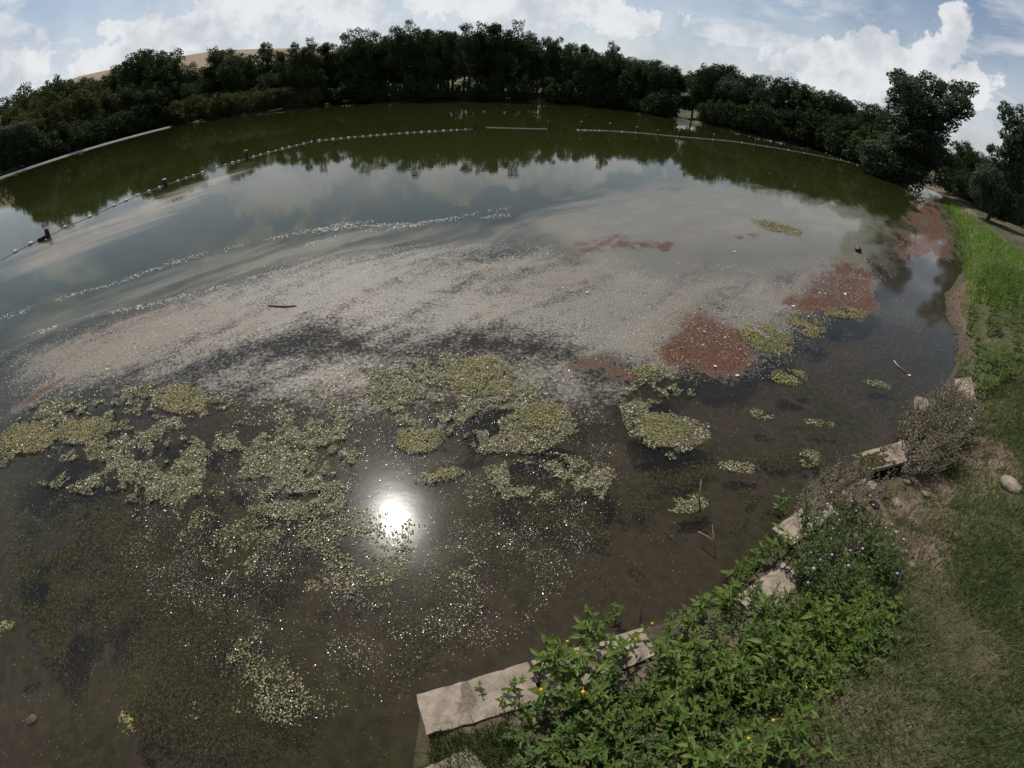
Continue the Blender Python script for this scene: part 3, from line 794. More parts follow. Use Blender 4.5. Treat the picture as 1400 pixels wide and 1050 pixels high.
for (x, y, bk) in [(815, 78, 3), (828, 76, 12), (858, 80, 5), (872, 86, 3), (888, 85, 9), (905, 90, 4), (915, 96, 7), (925, 103, 3)]:
    plant_tree('round', x, y, bk, *G2)
G3 = ('dark leafy tree in the wood beside the buoy line end', 'wood along the wooded shore by the lakeside tree')
for (x, y, bk) in [(955, 103, 10), (975, 92, 8), (992, 97, 13), (1010, 106, 6), (1030, 106, 10), (1050, 116, 8), (1075, 113, 7), (1092, 119, 10), (1110, 128, 6), (1130, 130, 9), (1150, 135, 5), (1168, 140, 9),
                   (1185, 142, 8), (1200, 146, 6), (1215, 155, 5)]:
    k = random.choice(['round', 'round', 'olive', 'silver', 'tall'])
    lab = {'round': G3[0], 'olive': 'lighter yellowish tree in the wood beside the buoy line end', 'silver': 'grey green tree in the wood beside the buoy line end', 'tall': 'narrow upright tree in the wood beside the buoy line end'}[k]
    plant_tree(k, x, y, bk, lab, lab + ' set', 1.25 if k == 'tall' else 1.0)
for (x, y, bk) in [(1100, 160, 2), (1140, 168, 2), (1175, 172, 2), (1205, 185, 2), (1050, 150, 2)]:
    plant_tree('silver', x, y, bk, 'grey green willow leaning over the water before the wood', 'willows on the wooded shore by the lakeside tree', 1.1)
for (x, y, bk, k) in [(12, 134, 40, 'round'), (40, 130, 30, 'olive'), (58, 122, 45, 'round'), (95, 112, 40, 'round'), (118, 110, 45, 'round'), (135, 118, 25, 'olive'), (150, 112, 40, 'round'), (165, 92, 25, 'round'),
                      (182, 84, 20, 'tall'), (196, 77, 15, 'round'), (213, 76, 22, 'round'), (228, 80, 14, 'round'), (242, 92, 20, 'round'), (262, 99, 28, 'round'), (280, 98, 25, 'round'), (298, 72, 18, 'tall'), (308, 71, 22, 'tall'), (322, 82, 15, 'round'),
                      (335, 79, 25, 'round'), (350, 75, 18, 'tall'), (372, 71, 22, 'tall'), (30, 150, 15, 'olive'), (80, 138, 12, 'olive'), (110, 135, 12, 'olive'), (145, 135, 10, 'olive'), (60, 155, 8, 'olive'), (175, 118, 8, 'round'),
                      (205, 112, 6, 'round'), (222, 118, 5, 'round'), (190, 130, 4, 'round'), (260, 118, 14, 'round'), (290, 112, 12, 'round'), (330, 108, 12, 'round'), (370, 104, 12, 'round'), (400, 100, 10, 'round'), (430, 95, 8, 'round')]:
    lab = {'round': 'dark leafy tree on the slope below the stubble field', 'olive': 'yellowish leafy tree low on the slope below the stubble field', 'tall': 'tall narrow tree reaching up to the stubble field'}[k]
    plant_tree(k, x, y, bk, lab, lab + ' set')
plant_tree('column', 77, 104, 46, 'slim column shaped tree rising over the field slope', None)
plant_tree('column', 66, 112, 47, 'shorter slim tree beside the column shaped tree', None)
for (x, y) in [(8, 170), (28, 165), (48, 185)]:
    plant_tree('silver', x, y, 3, 'grey green willow at the concrete edged waterline', 'willows on the concrete edged shore')
for (x, y) in [(248, 140), (268, 134), (288, 136), (305, 131), (322, 130), (340, 127), (358, 128), (376, 124), (392, 122), (408, 121), (424, 124)]:
    plant_tree('yshrub', x, y, 2.5, 'yellowish green shrub in the row on the grassy spit', 'shrubs on the grassy spit', cat='shrub')
G5 = ('low dark shrub at the foot of the far shore trees', 'shrubs under the far shore trees')
for x in list(range(450, 930, 24)):
    if abs(x - 735) > 14: plant_tree('shrub', x, 112 + random.uniform(-8, 6) + max(0, (x - 700) * .055), 1.5, *G5, cat='shrub')
for x in range(975, 1225, 22):
    plant_tree('shrub', x, 140 + (x - 975) * .19 + random.uniform(-6, 4), 1.6, 'low dark shrub at the foot of the wood beside the buoy line', 'shrubs under the wood by the lakeside tree', cat='shrub')
for x in range(4, 235, 20):
    plant_tree('shrub', x, 205 - x * .27 + random.uniform(-8, 6), 2.5, 'low dark shrub along the concrete edged waterline', 'shrubs along the concrete edged shore', cat='shrub')
plant_tree('shrub', 912, 128, 1.2, 'rounded grey green bush beside the grassy clearing', None, 1.0, cat='shrub').children[1]
for (x, y, d) in [(1318, 196, 82), (1335, 208, 80), (1350, 216, 84), (1364, 224, 78), (1378, 230, 74), (1392, 228, 78), (1412, 220, 74), (1440, 228, 70)]:
    plant_tree('round', x, y, 0, 'dark tree in the row beyond the brown meadow', 'trees beyond the meadow', dist=d)
for (x, y, d) in [(1312, 238, 70), (1332, 246, 66), (1352, 254, 63), (1372, 260, 60), (1392, 268, 58)]:
    plant_tree('shrub', x, y, 0, 'low shrub edging the brown meadow', 'shrubs beyond the meadow', dist=d, cat='shrub')
plant_tree('shrub', 361, 61, 0, 'small lone bush on the ridge of the stubble field', None, dist=430, cat='shrub')
big = make_tree('lakeside_tree', 'open', 77, M['tree_leaf_silver'], 38000, .125, 12)
def stand(o, px, py, dist, label, wide=1.0):
    az, el = azel(px, py); x, y = dist * math.sin(az), dist * math.cos(az); z = gz(x, y); t = max(v.co.z for v in o.children[1].data.vertices)
    s = (H + dist * math.tan(el) - z) / t; o.location = (x, y, z); o.scale = (s * wide, s * wide, s); tag(o, label, 'tree')
stand(big, 1272, 112, 62, 'large airy lakeside tree at the end of the bright green bank', 1.5)
edge = copy_tree(big); edge.rotation_euler = (0, 0, 2.1)
stand(edge, 1402, 165, 48, 'grey green tree with open crown standing on the meadow', .9)
sec = make_tree('lakeside_tree', 'open', 83, M['tree_leaf'], 15000, .12, 9)
stand(sec, 1243, 168, 60, 'lower leafy tree leaning beside the large lakeside tree', 1.1)
for kind, ps in protos.items():
    for i, p in enumerate(ps):
        if (kind, i) not in used_p:
            for ch in list(p.children): bpy.data.objects.remove(ch)
            bpy.data.objects.remove(p)

# pale concrete edging along the concrete edged shore
L = wpoly([(-30, 255), (0, 243.5), (60, 223), (120, 204), (180, 187), (235, 173)])
mb = MB()
mb.tube([(p[0], p[1], .05) for p in L], [.16] * len(L), 4)
tag(link('shore_edging', mb.mesh('shore_edging', M['cap'], False)), 'pale low concrete edging along the concrete edged waterline', 'edging')

# ------------------------------------------------------------------ float lines and posts
def sphere_mesh(name, mat, sx, sy, sz, n=10, m=7):
    V = []; F = []
    for i in range(m + 1):
        t = math.pi * i / m
        for k in range(n):
            a = 2 * math.pi * k / n; V.append((math.sin(t) * math.cos(a) * sx, math.sin(t) * math.sin(a) * sy, math.cos(t) * sz))
    for i in range(m):
        for k in range(n): F.append([i * n + k, (i + 1) * n + k, (i + 1) * n + (k + 1) % n, i * n + (k + 1) % n])
    me = bpy.data.meshes.new(name); me.from_pydata(V, [], F); me.polygons.foreach_set('use_smooth', [True] * len(F)); me.materials.append(mat); me.update(); return me


float_me = sphere_mesh('float', M['float_white'], .10, .065, .06)


def float_line(name, path, xs, label, thick=.011):
    px = np.array([p[0] for p in path], float); py = np.array([p[1] for p in path], float)
    o = empty(name, tuple(at(px[0], py[0]))); base = Vector(o.location)
    q = np.linspace(px[0], px[-1], 60); W = at(q, np.interp(q, px, py)); W[:, 2] = .015
    mb = MB(); mb.tube([tuple(Vector(w) - base) for w in W], [thick] * len(W), 5)
    link('rope', mb.mesh('rope', M['rope']), o)
    for x in xs:
        x += random.uniform(-1, 1); w = at(x, float(np.interp(x, px, py))); w2 = at(x + 4, float(np.interp(x + 4, px, py)))
        link('float', float_me, o, Vector((w[0], w[1], .022)) - base, (0, random.uniform(-.1, .1), math.atan2(w2[1] - w[1], w2[0] - w[0])), random.uniform(.75, 1.3))
    tag(o, label, 'buoy line'); return o


LINE_L = [(2, 356), (20, 345), (43, 333), (67, 323), (89, 311), (122, 297), (155, 282), (190, 267), (227, 253), (265, 240), (300, 228), (338, 217), (380, 205), (430, 193), (480, 188), (540, 183), (590, 180), (648, 176.5)]
float_line('float_line', LINE_L, [22, 43, 89, 122, 155, 172, 188, 203, 218, 243, 254, 265, 277, 297, 309, 318, 327] + list(range(346, 646, 10)), 'long rope of pale floats running past the broken post')
LINE_R = [(788, 178), (830, 179), (870, 181.5), (930, 187), (1000, 193), (1060, 202), (1120, 213), (1180, 226), (1226, 240)]
float_line('float_line', LINE_R, [790, 796, 801, 808, 813, 819, 833, 851, 870, 899, 928, 955, 975, 990, 1015, 1032, 1050, 1078, 1100, 1128, 1160, 1190, 1212], 'rope of pale floats running to the wood by the lakeside tree', .034)
float_line('float_line', [(665, 174.5), (700, 175.5), (750, 176.5)], [], 'short slack rope between two posts in midlake', .03)


def post(px, py, h, r, label, lean=0.0, cap=True, mat=None):
    b0 = at(px, py); o = empty('mooring_post', (b0[0], b0[1], 0)); o.rotation_euler = (random.uniform(-.04, .04), lean, 0)
    mb = MB(); mb.tube([(0, 0, -1.2), (0, 0, h * .4), (.01, 0, h)], [r * 1.05, r, r * .92], 9); link('shaft', mb.mesh('shaft', mat or M['post'], True), o)
    if cap:
        mb = MB(); mb.tube([(0.01, 0, h - .002), (0.01, 0, h + .05)], [r * 1.15, r * 1.05], 9); link('cap', mb.mesh('cap', M['cap'], True), o)
    tag(o, label, 'post')


post(338, 218, .52, .10, 'dark post with pale cap on the long float line')
post(227, 256, .38, .11, 'short dark post with pale cap where the scum meets the float line')
post(66, 324, .34, .10, 'dark broken post with a stub at the scum edge', .1, False)
stub0 = at(59, 328); mb = MB(); mb.tube([(-.25, -.05, .0), (.05, 0, .04), (.2, .05, .10)], [.07, .075, .06], 7)
tag(link('driftwood_stub', mb.mesh('driftwood_stub', M['post']), None, (stub0[0], stub0[1], .03)), 'short dark log lying in the water beside the broken post', 'log')
post(430, 194, .45, .09, 'dark post standing behind the float line', 0, False)
post(649, 177, .62, .10, 'tall dark post at the end of the long float line', 0, False)
post(750, 177, .70, .10, 'tall dark post holding the short slack rope', 0, False)
for i, x in enumerate([794, 833, 870, 899, 928, 975, 1032, 1060, 1128, 1200]):
    post(x, float(np.interp(x, [p[0] for p in LINE_R], [p[1] for p in LINE_R])), random.uniform(.4, .75), .08, 'small post on the float line towards the wood by the lakeside tree')
for o in [o for o in COL.objects if o.get('label') == 'small post on the float line towards the wood by the lakeside tree']: o['group'] = 'posts of the shorter float line'

# ------------------------------------------------------------------ concrete slabs of the bank
def slab(corners, t, label, seed=0, nu=14, nv=6, chip=.012, name='concrete_slab', mat=None):
    """a weathered slab from its four top corners (world), going down by t"""
    C = np.array(corners, float); r = np.random.default_rng(seed); o0 = C.mean(0)
    U, W = np.meshgrid(np.linspace(0, 1, nu), np.linspace(0, 1, nv), indexing='ij')
    T = (C[0] * ((1 - U) * (1 - W))[..., None] + C[1] * (U * (1 - W))[..., None] + C[2] * (U * W)[..., None] + C[3] * ((1 - U) * W)[..., None])
    n = np.cross(C[1] - C[0], C[3] - C[0]); n /= np.linalg.norm(n); n = n if n[2] > 0 else -n
    rim = np.minimum(np.minimum(U, 1 - U) * nu, np.minimum(W, 1 - W) * nv); edge_ = rim < .5
    off = r.normal(0, .0015, U.shape) - np.where(edge_, r.uniform(.003, chip, U.shape), 0)
    T = T + n * off[..., None]; T[..., :2] += np.where(edge_, 1, 0)[..., None] * r.normal(0, chip * .28, T.shape)[..., :2]
    V = (T.reshape(-1, 3) - o0).tolist(); F = []
    for i in range(nu - 1):
        for j in range(nv - 1): F.append([i * nv + j, (i + 1) * nv + j, (i + 1) * nv + j + 1, i * nv + j + 1])
    ring = [i * nv for i in range(nu)] + [(nu - 1) * nv + j for j in range(1, nv)] + [i * nv + nv - 1 for i in range(nu - 2, -1, -1)] + [j for j in range(nv - 2, 0, -1)]
    b0 = len(V)
    for k in ring: V.append((np.array(V[k]) - n * t + r.normal(0, chip * .3, 3)).tolist())
    m_ = len(ring)
    for k in range(m_): F.append([ring[(k + 1) % m_], ring[k], b0 + k, b0 + (k + 1) % m_])
    F.append([b0 + k for k in range(m_)])
    me = bpy.data.meshes.new(name); me.from_pydata(V, [], F); me.update()
    import bmesh
    bm = bmesh.new(); bm.from_mesh(me); bmesh.ops.recalc_face_normals(bm, faces=bm.faces); bm.to_mesh(me); bm.free()
    me.materials.append(mat or M['concrete'])
    return tag(link(name, me, None, tuple(o0)), label, 'concrete slab')


def pc(*pts): return [at(x, y, z) for x, y, z in pts]


slab(pc((568, 949, .10), (722, 904, .12), (742, 957, .13), (583, 1004, .11)), .07, 'long flat slab at the water edge with a dark corner stain', 1)
slab(pc((726, 903, .10), (878, 857, .12), (899, 893, .13), (746, 955, .12)), .07, 'second slab in line, half hidden by green herbs', 2)
slab(pc((1005, 815, .10), (1072, 768, .10), (1098, 795, .12), (1035, 845, .12)), .07, 'slab almost buried under herbs between the two thickets', 3)
slab(pc((1057, 722, .10), (1120, 676, .10), (1150, 700, .12), (1082, 745, .12)), .07, 'slab with a bare corner under the lilac flowered bush', 4)
slab(pc((1165, 622, .17), (1236, 601, .19), (1244, 629, .20), (1188, 643, .18)), .055, 'tilted slab hanging over the water, partly mossy', 5)
sl5 = [o for o in COL.objects if o.get('label') == 'tilted slab hanging over the water, partly mossy'][0]
c5 = pc((1165, 622, .17), (1236, 601, .19), (1244, 629, .20), (1188, 643, .18)); q5 = np.random.default_rng(5)
uu = q5.beta(1.1, 2.6, 2600) * .9; vv = q5.uniform(.03, .97, 2600); kk = fbm(uu * 5, vv * 3, 12, 3) > .44; uu = uu[kk][:, None]; vv = vv[kk][:, None]
mp = c5[0] * (1 - uu) * (1 - vv) + c5[1] * uu * (1 - vv) + c5[2] * uu * vv + c5[3] * (1 - uu) * vv - np.array(sl5.location) + np.array([0, 0, .004])
Vm, Fm, Rm = flakes(mp, q5.uniform(.006, .016, len(mp)), .6, .7, 3)
tag(link('moss', mesh_np('moss', Vm, Fm, M['moss'], dict(rnd=Rm)), sl5), 'brown moss at the water end of the slab')
slab(pc((1150, 668, .06), (1190, 650, .06), (1208, 672, .10), (1160, 694, .10)), .07, 'rounded slab end showing below the mossy tilted slab', 6)
slab(pc((1253, 541, .20), (1285, 548, .20), (1290, 565, .22), (1257, 560, .20)), .10, 'slab corner poking out behind the dry brown bush', 7)
slab(pc((1306, 518, .24), (1328, 514, .30), (1334, 545, .34), (1310, 548, .30)), .10, 'upright looking slab piece above the dry brown bush', 8)
slab(pc((575, 1052, .12), (640, 1022, .12), (668, 1052, .14), (600, 1075, .14)), .08, 'slab corner emerging from grass below the long slab', 9)
slab(pc((1315, 445, .08), (1333, 448, .08), (1332, 456, .09), (1316, 451, .08)), .05, 'thin pale slab fragment on the muddy margin', 10)


def stone(px, py, s, label, z=None, mat=None, seed=0):
    r = np.random.default_rng(seed); me = sphere_mesh('stone', mat or M['stone'], s, s * .75, s * .5, 12, 8)
    for v in me.vertices: v.co *= 1 + .25 * (fbm(np.array([v.co.x * 3 / s + seed]), np.array([v.co.y * 3 / s + v.co.z * 4 / s]), seed, 3)[0] - .5) * 2
    p = on_ground(px, py); tag(link('stone', me, None, (p[0], p[1], p[2] + s * .18 if z is None else z), (0, 0, r.uniform(0, 3))), label, 'stone')


stone(1380, 665, .17, 'pale flat stone lying in the lawn', seed=1)
stone(45, 985, .07, 'pale stone on the brown mud under water', seed=2)
stone(1283, 640, .12, 'rounded stone under the dry brown bush', seed=3)
stone(1265, 677, .07, 'dark little stone at the eroded bank edge', seed=4)
stone(1240, 660, .06, 'small dark clod below the mossy tilted slab', seed=5)
for i, (x, y) in enumerate([(1180, 660), (1196, 690), (1225, 690), (1150, 660), (1345, 520), (1320, 600)]):
    stone(x, y, .05 + .02 * (i % 3), 'small grey stone on the eroded bank edge', seed=10 + i)
for o in [o for o in COL.objects if o.get('label') == 'small grey stone on the eroded bank edge']: o['group'] = 'small stones of the bank'

# ------------------------------------------------------------------ twigs, bits and a floating bottle
def twig(pts_px, r, label, z=(.03,), mat='twig', cat='twig'):
    W = [at(p[0], p[1], p[2]) for p in pts_px]; b0 = W[0]; n = len(W)
    mb = MB(); mb.tube([tuple(w - b0) for w in W], [r * (1 - .5 * i / n) for i in range(n)], 6)
    return tag(link('twig', mb.mesh('twig', M[mat]), None, tuple(b0)), label, cat)


twig([(957, 700, .02), (956, 682, .14), (959, 655, .32)], .012, 'reddish stick standing in the water by a dull algae tuft')
tw = twig([(955, 727, .0), (968, 734, .03), (976, 740, .05)], .009, 'pale forked twig lying in the shallows', mat='twig')
mb = MB(); a0 = at(976, 740, .05); a1 = at(974, 718, .06); o0 = Vector(tw.location)
mb.tube([tuple(Vector(a0) - o0), tuple(Vector(a1) - o0)], [.006, .004], 6); link('side_shoot', mb.mesh('side_shoot', M['twig']), tw)
twig([(367, 418, .01), (390, 419, .02), (405, 418, .01)], .018, 'thin dark stick floating on the beige scum')
twig([(1224, 497, .01), (1236, 507, .02), (1248, 514, .01)], .016, 'thin reddish stick floating off the dry bush')
twig([(1222, 493, .02), (1229, 502, .025)], .012, 'short white stick beside the reddish floating stick', mat='twig_pale')
twig([(875, 852, .05), (877, 838, .2), (875, 822, .36)], .006, 'dry bare stalk standing behind the second slab')
twig([(305, 800, .0), (312, 790, .02), (318, 780, .01)], .006, 'small pale twig among the glittering algae crumbs', mat='twig_pale')
twig([(1325, 571, .6), (1332, 577, .6)], .012, 'short white stick on the bank above the dry bush', mat='twig_pale')

c0 = at(1172, 343); o = empty('floating_bottle', (c0[0], c0[1], .05), 1.1); mb = MB()
mb.tube([(-.20, 0, 0), (-.19, 0, 0), (.06, 0, .01), (.13, 0, .02), (.16, 0, .02)], [.085, .10, .10, .05, .045], 12); link('body', mb.mesh('body', M['black_plastic']), o)
mb = MB(); mb.tube([(.158, 0, .02), (.21, 0, .02)], [.055, .055], 10); link('lid', mb.mesh('lid', M['cap']), o)
tag(o, 'small black bottle shaped object floating off the red scum', 'bottle')

leaf_px = [(955, 421), (983, 420), (965, 456), (990, 463), (1010, 478), (929, 475), (1127, 401), (1120, 402), (975, 500), (1005, 515), (1006, 432), (1240, 513), (1028, 431), (1002, 345), (1155, 404), (1082, 419), (1066, 486), (1103, 432), (770, 395), (800, 401), (150, 505), (116, 593), (10, 598), (180, 470)]
def leaf_mesh(name, mat, L=1.0, w=.26, seg=4, fold=.10, droop=.22):
    V = []; F = []
    for i in range(seg + 1):
        t = i / seg; x = t * L; ww = w * L * (math.sin(math.pi * min(1, t * .92 + .06)) ** .8) * (1 if t < .99 else .02); z = -droop * L * t * t
        V += [(x, -ww, z + fold * ww), (x, 0, z), (x, ww, z + fold * ww)]
    for i in range(seg):
        for k in (0, 1): F.append([i * 3 + k, (i + 1) * 3 + k, (i + 1) * 3 + k + 1, i * 3 + k + 1])
    return np.array(V, float), F


fl_me = None
V, F = leaf_mesh('floating_leaf', None, .1, .3, 4, .5, -.2)
fl_me = bpy.data.meshes.new('floating_leaf'); fl_me.from_pydata(V.tolist(), [], F); fl_me.materials.append(M['leaf_pale']); fl_me.update()
for x, y in leaf_px:
    w = at(x, y); tag(link('floating_leaf', fl_me, None, (w[0], w[1], .012), (random.uniform(-.3, .3), random.uniform(-.3, .1), random.uniform(0, 6.28)), random.uniform(.5, .9) * (.6 + .04 * np.hypot(w[0], w[1]))),
                      'small pale leaf floating on the scum', 'leaf', 'pale leaves floating on the scum')

# ------------------------------------------------------------------ herbs of the bank
LEAF_V, LEAF_F = leaf_mesh('leaf', None, 1.0, .17, 4, .35, .28)


def leaf_obj_mesh(mat, rnd):
    me = bpy.data.meshes.new('leaf'); me.from_pydata(LEAF_V.tolist(), [], LEAF_F)
    a = me.attributes.new('rnd', 'FLOAT', 'POINT'); a.data.foreach_set('value', np.full(len(LEAF_V), rnd, np.float32)); me.materials.append(mat); me.update(); return me


def herb_plan(seed, ht, leaf_len, stems, nodes, spread):
    """stems as point lists and leaves as (position, yaw, pitch, roll, length)"""
    r = random.Random(seed); S = []; L = []
    for s in range(stems):
        a = r.uniform(0, 6.28); lean = r.uniform(.1, 1) * spread; h = ht * r.uniform(.7, 1.05); bx, by = r.uniform(-.06, .06), r.uniform(-.06, .06)
        pts = [(bx + math.cos(a) * lean * t ** 1.4, by + math.sin(a) * lean * t ** 1.4, h * t) for t in (0, .25, .5, .75, 1)]
        pts[0] = (pts[0][0], pts[0][1], -.05)
        S.append(pts); yaw = r.uniform(0, 6.28)
        for n in range(nodes):
            t = .22 + .78 * (n + .5) / nodes; k = min(3, int(t * 4)); f = t * 4 - k
            p = tuple(pts[k][i] * (1 - f) + pts[k + 1][i] * f for i in range(3)); yaw += 1.57 + r.uniform(-.3, .3)
            for q in (0, math.pi):
                L.append((p, yaw + q + r.uniform(-.25, .25), r.uniform(-.5, .25), r.uniform(-.4, .4), leaf_len * r.uniform(.65, 1.15) * (1 - .45 * max(0, t - .6) / .4)))
        for q in range(4):
            L.append((pts[-1], yaw + q * 1.57, r.uniform(-.9, -.35), 0, leaf_len * r.uniform(.3, .5)))
    return S, L


def leaf_matrix(l):
    p, yaw, pit, rol, ln = l
    return Matrix.Translation(p) @ Matrix.Rotation(yaw, 4, 'Z') @ Matrix.Rotation(pit, 4, 'Y') @ Matrix.Rotation(rol, 4, 'X') @ Matrix.Scale(ln, 4)


def herb(name, seed, ht, leaf_len, stems, nodes, spread, mat, single=False, flower=None, nfl=3, stem_r=.004):
    S, L = herb_plan(seed, ht, leaf_len, stems, nodes, spread); r = random.Random(seed + 1); root = empty(name)
    mb = MB()
    for pts in S: mb.tube(pts, [stem_r * (1.2 - .15 * i) for i in range(5)], 5, False, r.random())
    link('stem', mb.mesh('stem', M['stem']), root)
    if single:
        meshes = [leaf_obj_mesh(mat, q) for q in (.15, .4, .6, .85)]
        for l in L:
            o = link('leaf', r.choice(meshes), root); o.matrix_local = leaf_matrix(l)
    else:
        n = len(LEAF_V); VV = np.empty((len(L), n, 3)); R = []
        for i, l in enumerate(L):
            m = np.array(leaf_matrix(l)); VV[i] = LEAF_V @ m[:3, :3].T + m[:3, 3]; R += [r.random()] * n
        F = (np.arange(len(L))[:, None, None] * n + np.array(LEAF_F)[None]).reshape(-1, 4)
        link('foliage', mesh_np('foliage', VV.reshape(-1, 3), F, mat, dict(rnd=R), True), root)
    if flower:
        for pts in S[:nfl]:
            me = sphere_mesh('flower_head', M[flower], .014, .014, .010, 8, 5); link('flower_head', me, root, tuple(Vector(pts[-1]) + Vector((0, 0, .008))))
    return root


def drop(proto, used, px, py, label, group, s=1.0, lift=0.0, cat='herb', pos=None):
    p = on_ground(px, py, lift) if pos is None else pos
    o = proto if not used.get(proto.name) else copy_tree(proto); used[proto.name] = 1
    o.location = tuple(p); o.rotation_euler = (random.uniform(-.08, .08), random.uniform(-.08, .08), random.uniform(0, 6.28)); k = s * random.uniform(.85, 1.15); o.scale = (k, k, k)
    tag(o, label, cat, group); return o


U = {}
singles = [herb('leafy_herb', 900 + i, .50, .115, 2, 4, .16, M['herb'], True, 'petal_orange' if i == 1 else None) for i in range(4)]
bulk = [herb('leafy_herb', 920 + i, .46, .10, 4, 5, .24, M['herb'], False, None, 1) for i in range(4)]
low = [herb('low_herb', 940 + i, .20, .07, 5, 3, .16, M['herb']) for i in range(3)]
dark = [herb('lilac_mint', 960 + i, .42, .055, 7, 7, .26, M['herb_dark'], False, 'petal_lilac', 1) for i in range(3)]
dryh = [herb('dry_weed', 980 + i, .46, .04, 11, 9, .26, M['dry']) for i in range(3)]
rd = random.Random(3)
thick = wpoly([(690, 985), (720, 940), (800, 905), (905, 905), (950, 850), (1000, 830), (1060, 800), (1120, 820), (1210, 850), (1200, 900), (1120, 960), (1060, 1060), (960, 1120), (820, 1120), (720, 1080)])
LB1 = ('green lance leaved herb in the thicket behind the two long slabs', 'herb thicket behind the long slabs')


def inside(poly, n, mind, seed):
    r = random.Random(seed); lo, hi = poly.min(0), poly.max(0); out = []
    for _ in range(n * 60):
        if len(out) >= n: break
        p = (r.uniform(lo[0], hi[0]), r.uniform(lo[1], hi[1]))
        if sdf(np.array([p]), poly)[0] < 0 and all((p[0] - q[0]) ** 2 + (p[1] - q[1]) ** 2 > mind ** 2 for q in out): out.append(p)
    return out


def poly_on(pts, z): return at(np.array([p[0] for p in pts], float), np.array([p[1] for p in pts], float), z)[:, :2]


thick = poly_on([(690, 1000), (735, 950), (830, 910), (912, 885), (955, 842), (1010, 815), (1060, 790), (1130, 825), (1200, 865), (1180, 905), (1110, 950), (1060, 1040), (980, 1110), (840, 1120), (740, 1080)], .35)
pts_b = inside(thick, 112, .085, 11)
shade_toned = [herb('leafy_herb', 930 + i, .40, .085, 4, 5, .22, M['herb_dark']) for i in range(2)]  # darker leaf colour paints shade into gaps of the thicket
for p in pts_b:
    if fbm(np.array([p[0] * 2.2]), np.array([p[1] * 2.2]), 63, 3)[0] > .54:
        drop(rd.choice(shade_toned), U, 0, 0, 'low herb coloured darker as shade in the gaps of the thicket behind the slabs', 'herbs coloured as shaded gaps of the thicket', s=rd.uniform(.4, .75), pos=(p[0], p[1], gz(*p)))
    else:
        drop(rd.choice(bulk), U, 0, 0, *LB1, s=rd.uniform(.55, 1.15), pos=(p[0], p[1], gz(*p)))
LB2 = ('tall herb with separate pointed leaves rising over the slab edge', 'taller herbs at the slab edge')
for (x, y, s) in [(745, 905, .8), (775, 930, .9), (800, 900, .9), (860, 880, .75), (690, 965, .6), (720, 975, .7), (905, 880, .9), (925, 855, 1.), (950, 840, 1.), (985, 820, 1.1), (1015, 790, 1.1), (1030, 770, 1.1),
                  (1060, 755, .9), (660, 945, .5), (820, 990, 1.), (900, 1000, 1.), (960, 960, 1.), (1040, 900, 1.), (1090, 880, .9), (1150, 890, .9), (1000, 1010, 1.), (880, 945, .9), (780, 1010, .9), (840, 850, .6), (735, 930, 1.), (760, 905, 1.1), (790, 885, 1.1), (765, 940, 1.1), (812, 878, 1.), (705, 950, .9), (745, 960, 1.1), (850, 900, .9), (830, 915, 1.), (935, 870, 1.1), (905, 905, 1.1), (1045, 765, 1.1), (1058, 700, 1.2), (1000, 800, 1.1), (970, 825, 1.)]:
    drop(rd.choice(singles), U, x, y, *LB2, s=s * .85)
lowp = poly_on([(900, 1060), (1080, 960), (1200, 880), (1230, 850), (1180, 790), (1110, 800), (1050, 830), (960, 900), (800, 960), (700, 1030), (720, 1110), (860, 1130)], .35)
for p in inside(lowp, 90, .10, 15):
    drop(rd.choice(low), U, 0, 0, 'low green herb filling the edge of the thicket', 'low herbs around the thicket', s=rd.uniform(.7, 1.3), pos=(p[0], p[1], gz(*p)))
mint = poly_on([(1090, 760), (1105, 700), (1150, 670), (1200, 680), (1225, 720), (1225, 770), (1180, 800), (1120, 800)], .45)
for p in inside(mint, 34, .11, 17):
    drop(rd.choice(dark), U, 0, 0, 'dark bushy herb with lilac flower heads beside the bare soil', 'lilac flowered herbs', s=rd.uniform(.7, 1.1), pos=(p[0], p[1], gz(*p)))
for (x, y) in [(1095, 690), (1120, 672), (1140, 662), (1160, 660), (1110, 690), (1150, 682), (1130, 690), (1180, 672), (1100, 705), (1090, 700), (1105, 675), (1125, 660), (1135, 680), (1150, 668), (1165, 672), (1172, 690), (1190, 685), (1200, 672), (1115, 700), (1140, 695), (1155, 700), (1088, 715)]:
    drop(rd.choice(dryh), U, x, y, 'dry grey weed with pale seed heads over the lilac herbs', 'dry weeds over the slab', s=.72)
brown = poly_on([(1245, 600), (1250, 560), (1285, 530), (1320, 530), (1330, 570), (1310, 610), (1280, 640), (1250, 635)], .35)
for p in inside(brown, 80, .075, 19):
    drop(rd.choice(dryh), U, 0, 0, 'dry brown weed in the bush beside the mossy tilted slab', 'dry brown bush', s=rd.uniform(.8, 1.3), pos=(p[0], p[1], gz(*p)))
for (x, y) in [(1290, 560), (1300, 590), (1310, 575), (1285, 600), (1300, 560), (1320, 560), (1275, 575)]:
    drop(rd.choice(dark), U, x, y, 'dark green herb growing inside the dry brown bush', 'green herbs in the dry bush', s=.95)
lush1 = poly_on([(1330, 545), (1320, 500), (1325, 450), (1335, 400), (1345, 360), (1400, 380), (1420, 470), (1380, 510)], .5)
for p in inside(lush1, 140, .15, 21):
    drop(rd.choice(bulk), U, 0, 0, 'leafy green herb on the bank between dry bush and bright grass', 'leafy herbs on the upper bank', s=rd.uniform(.8, 1.2), pos=(p[0], p[1], gz(*p)))
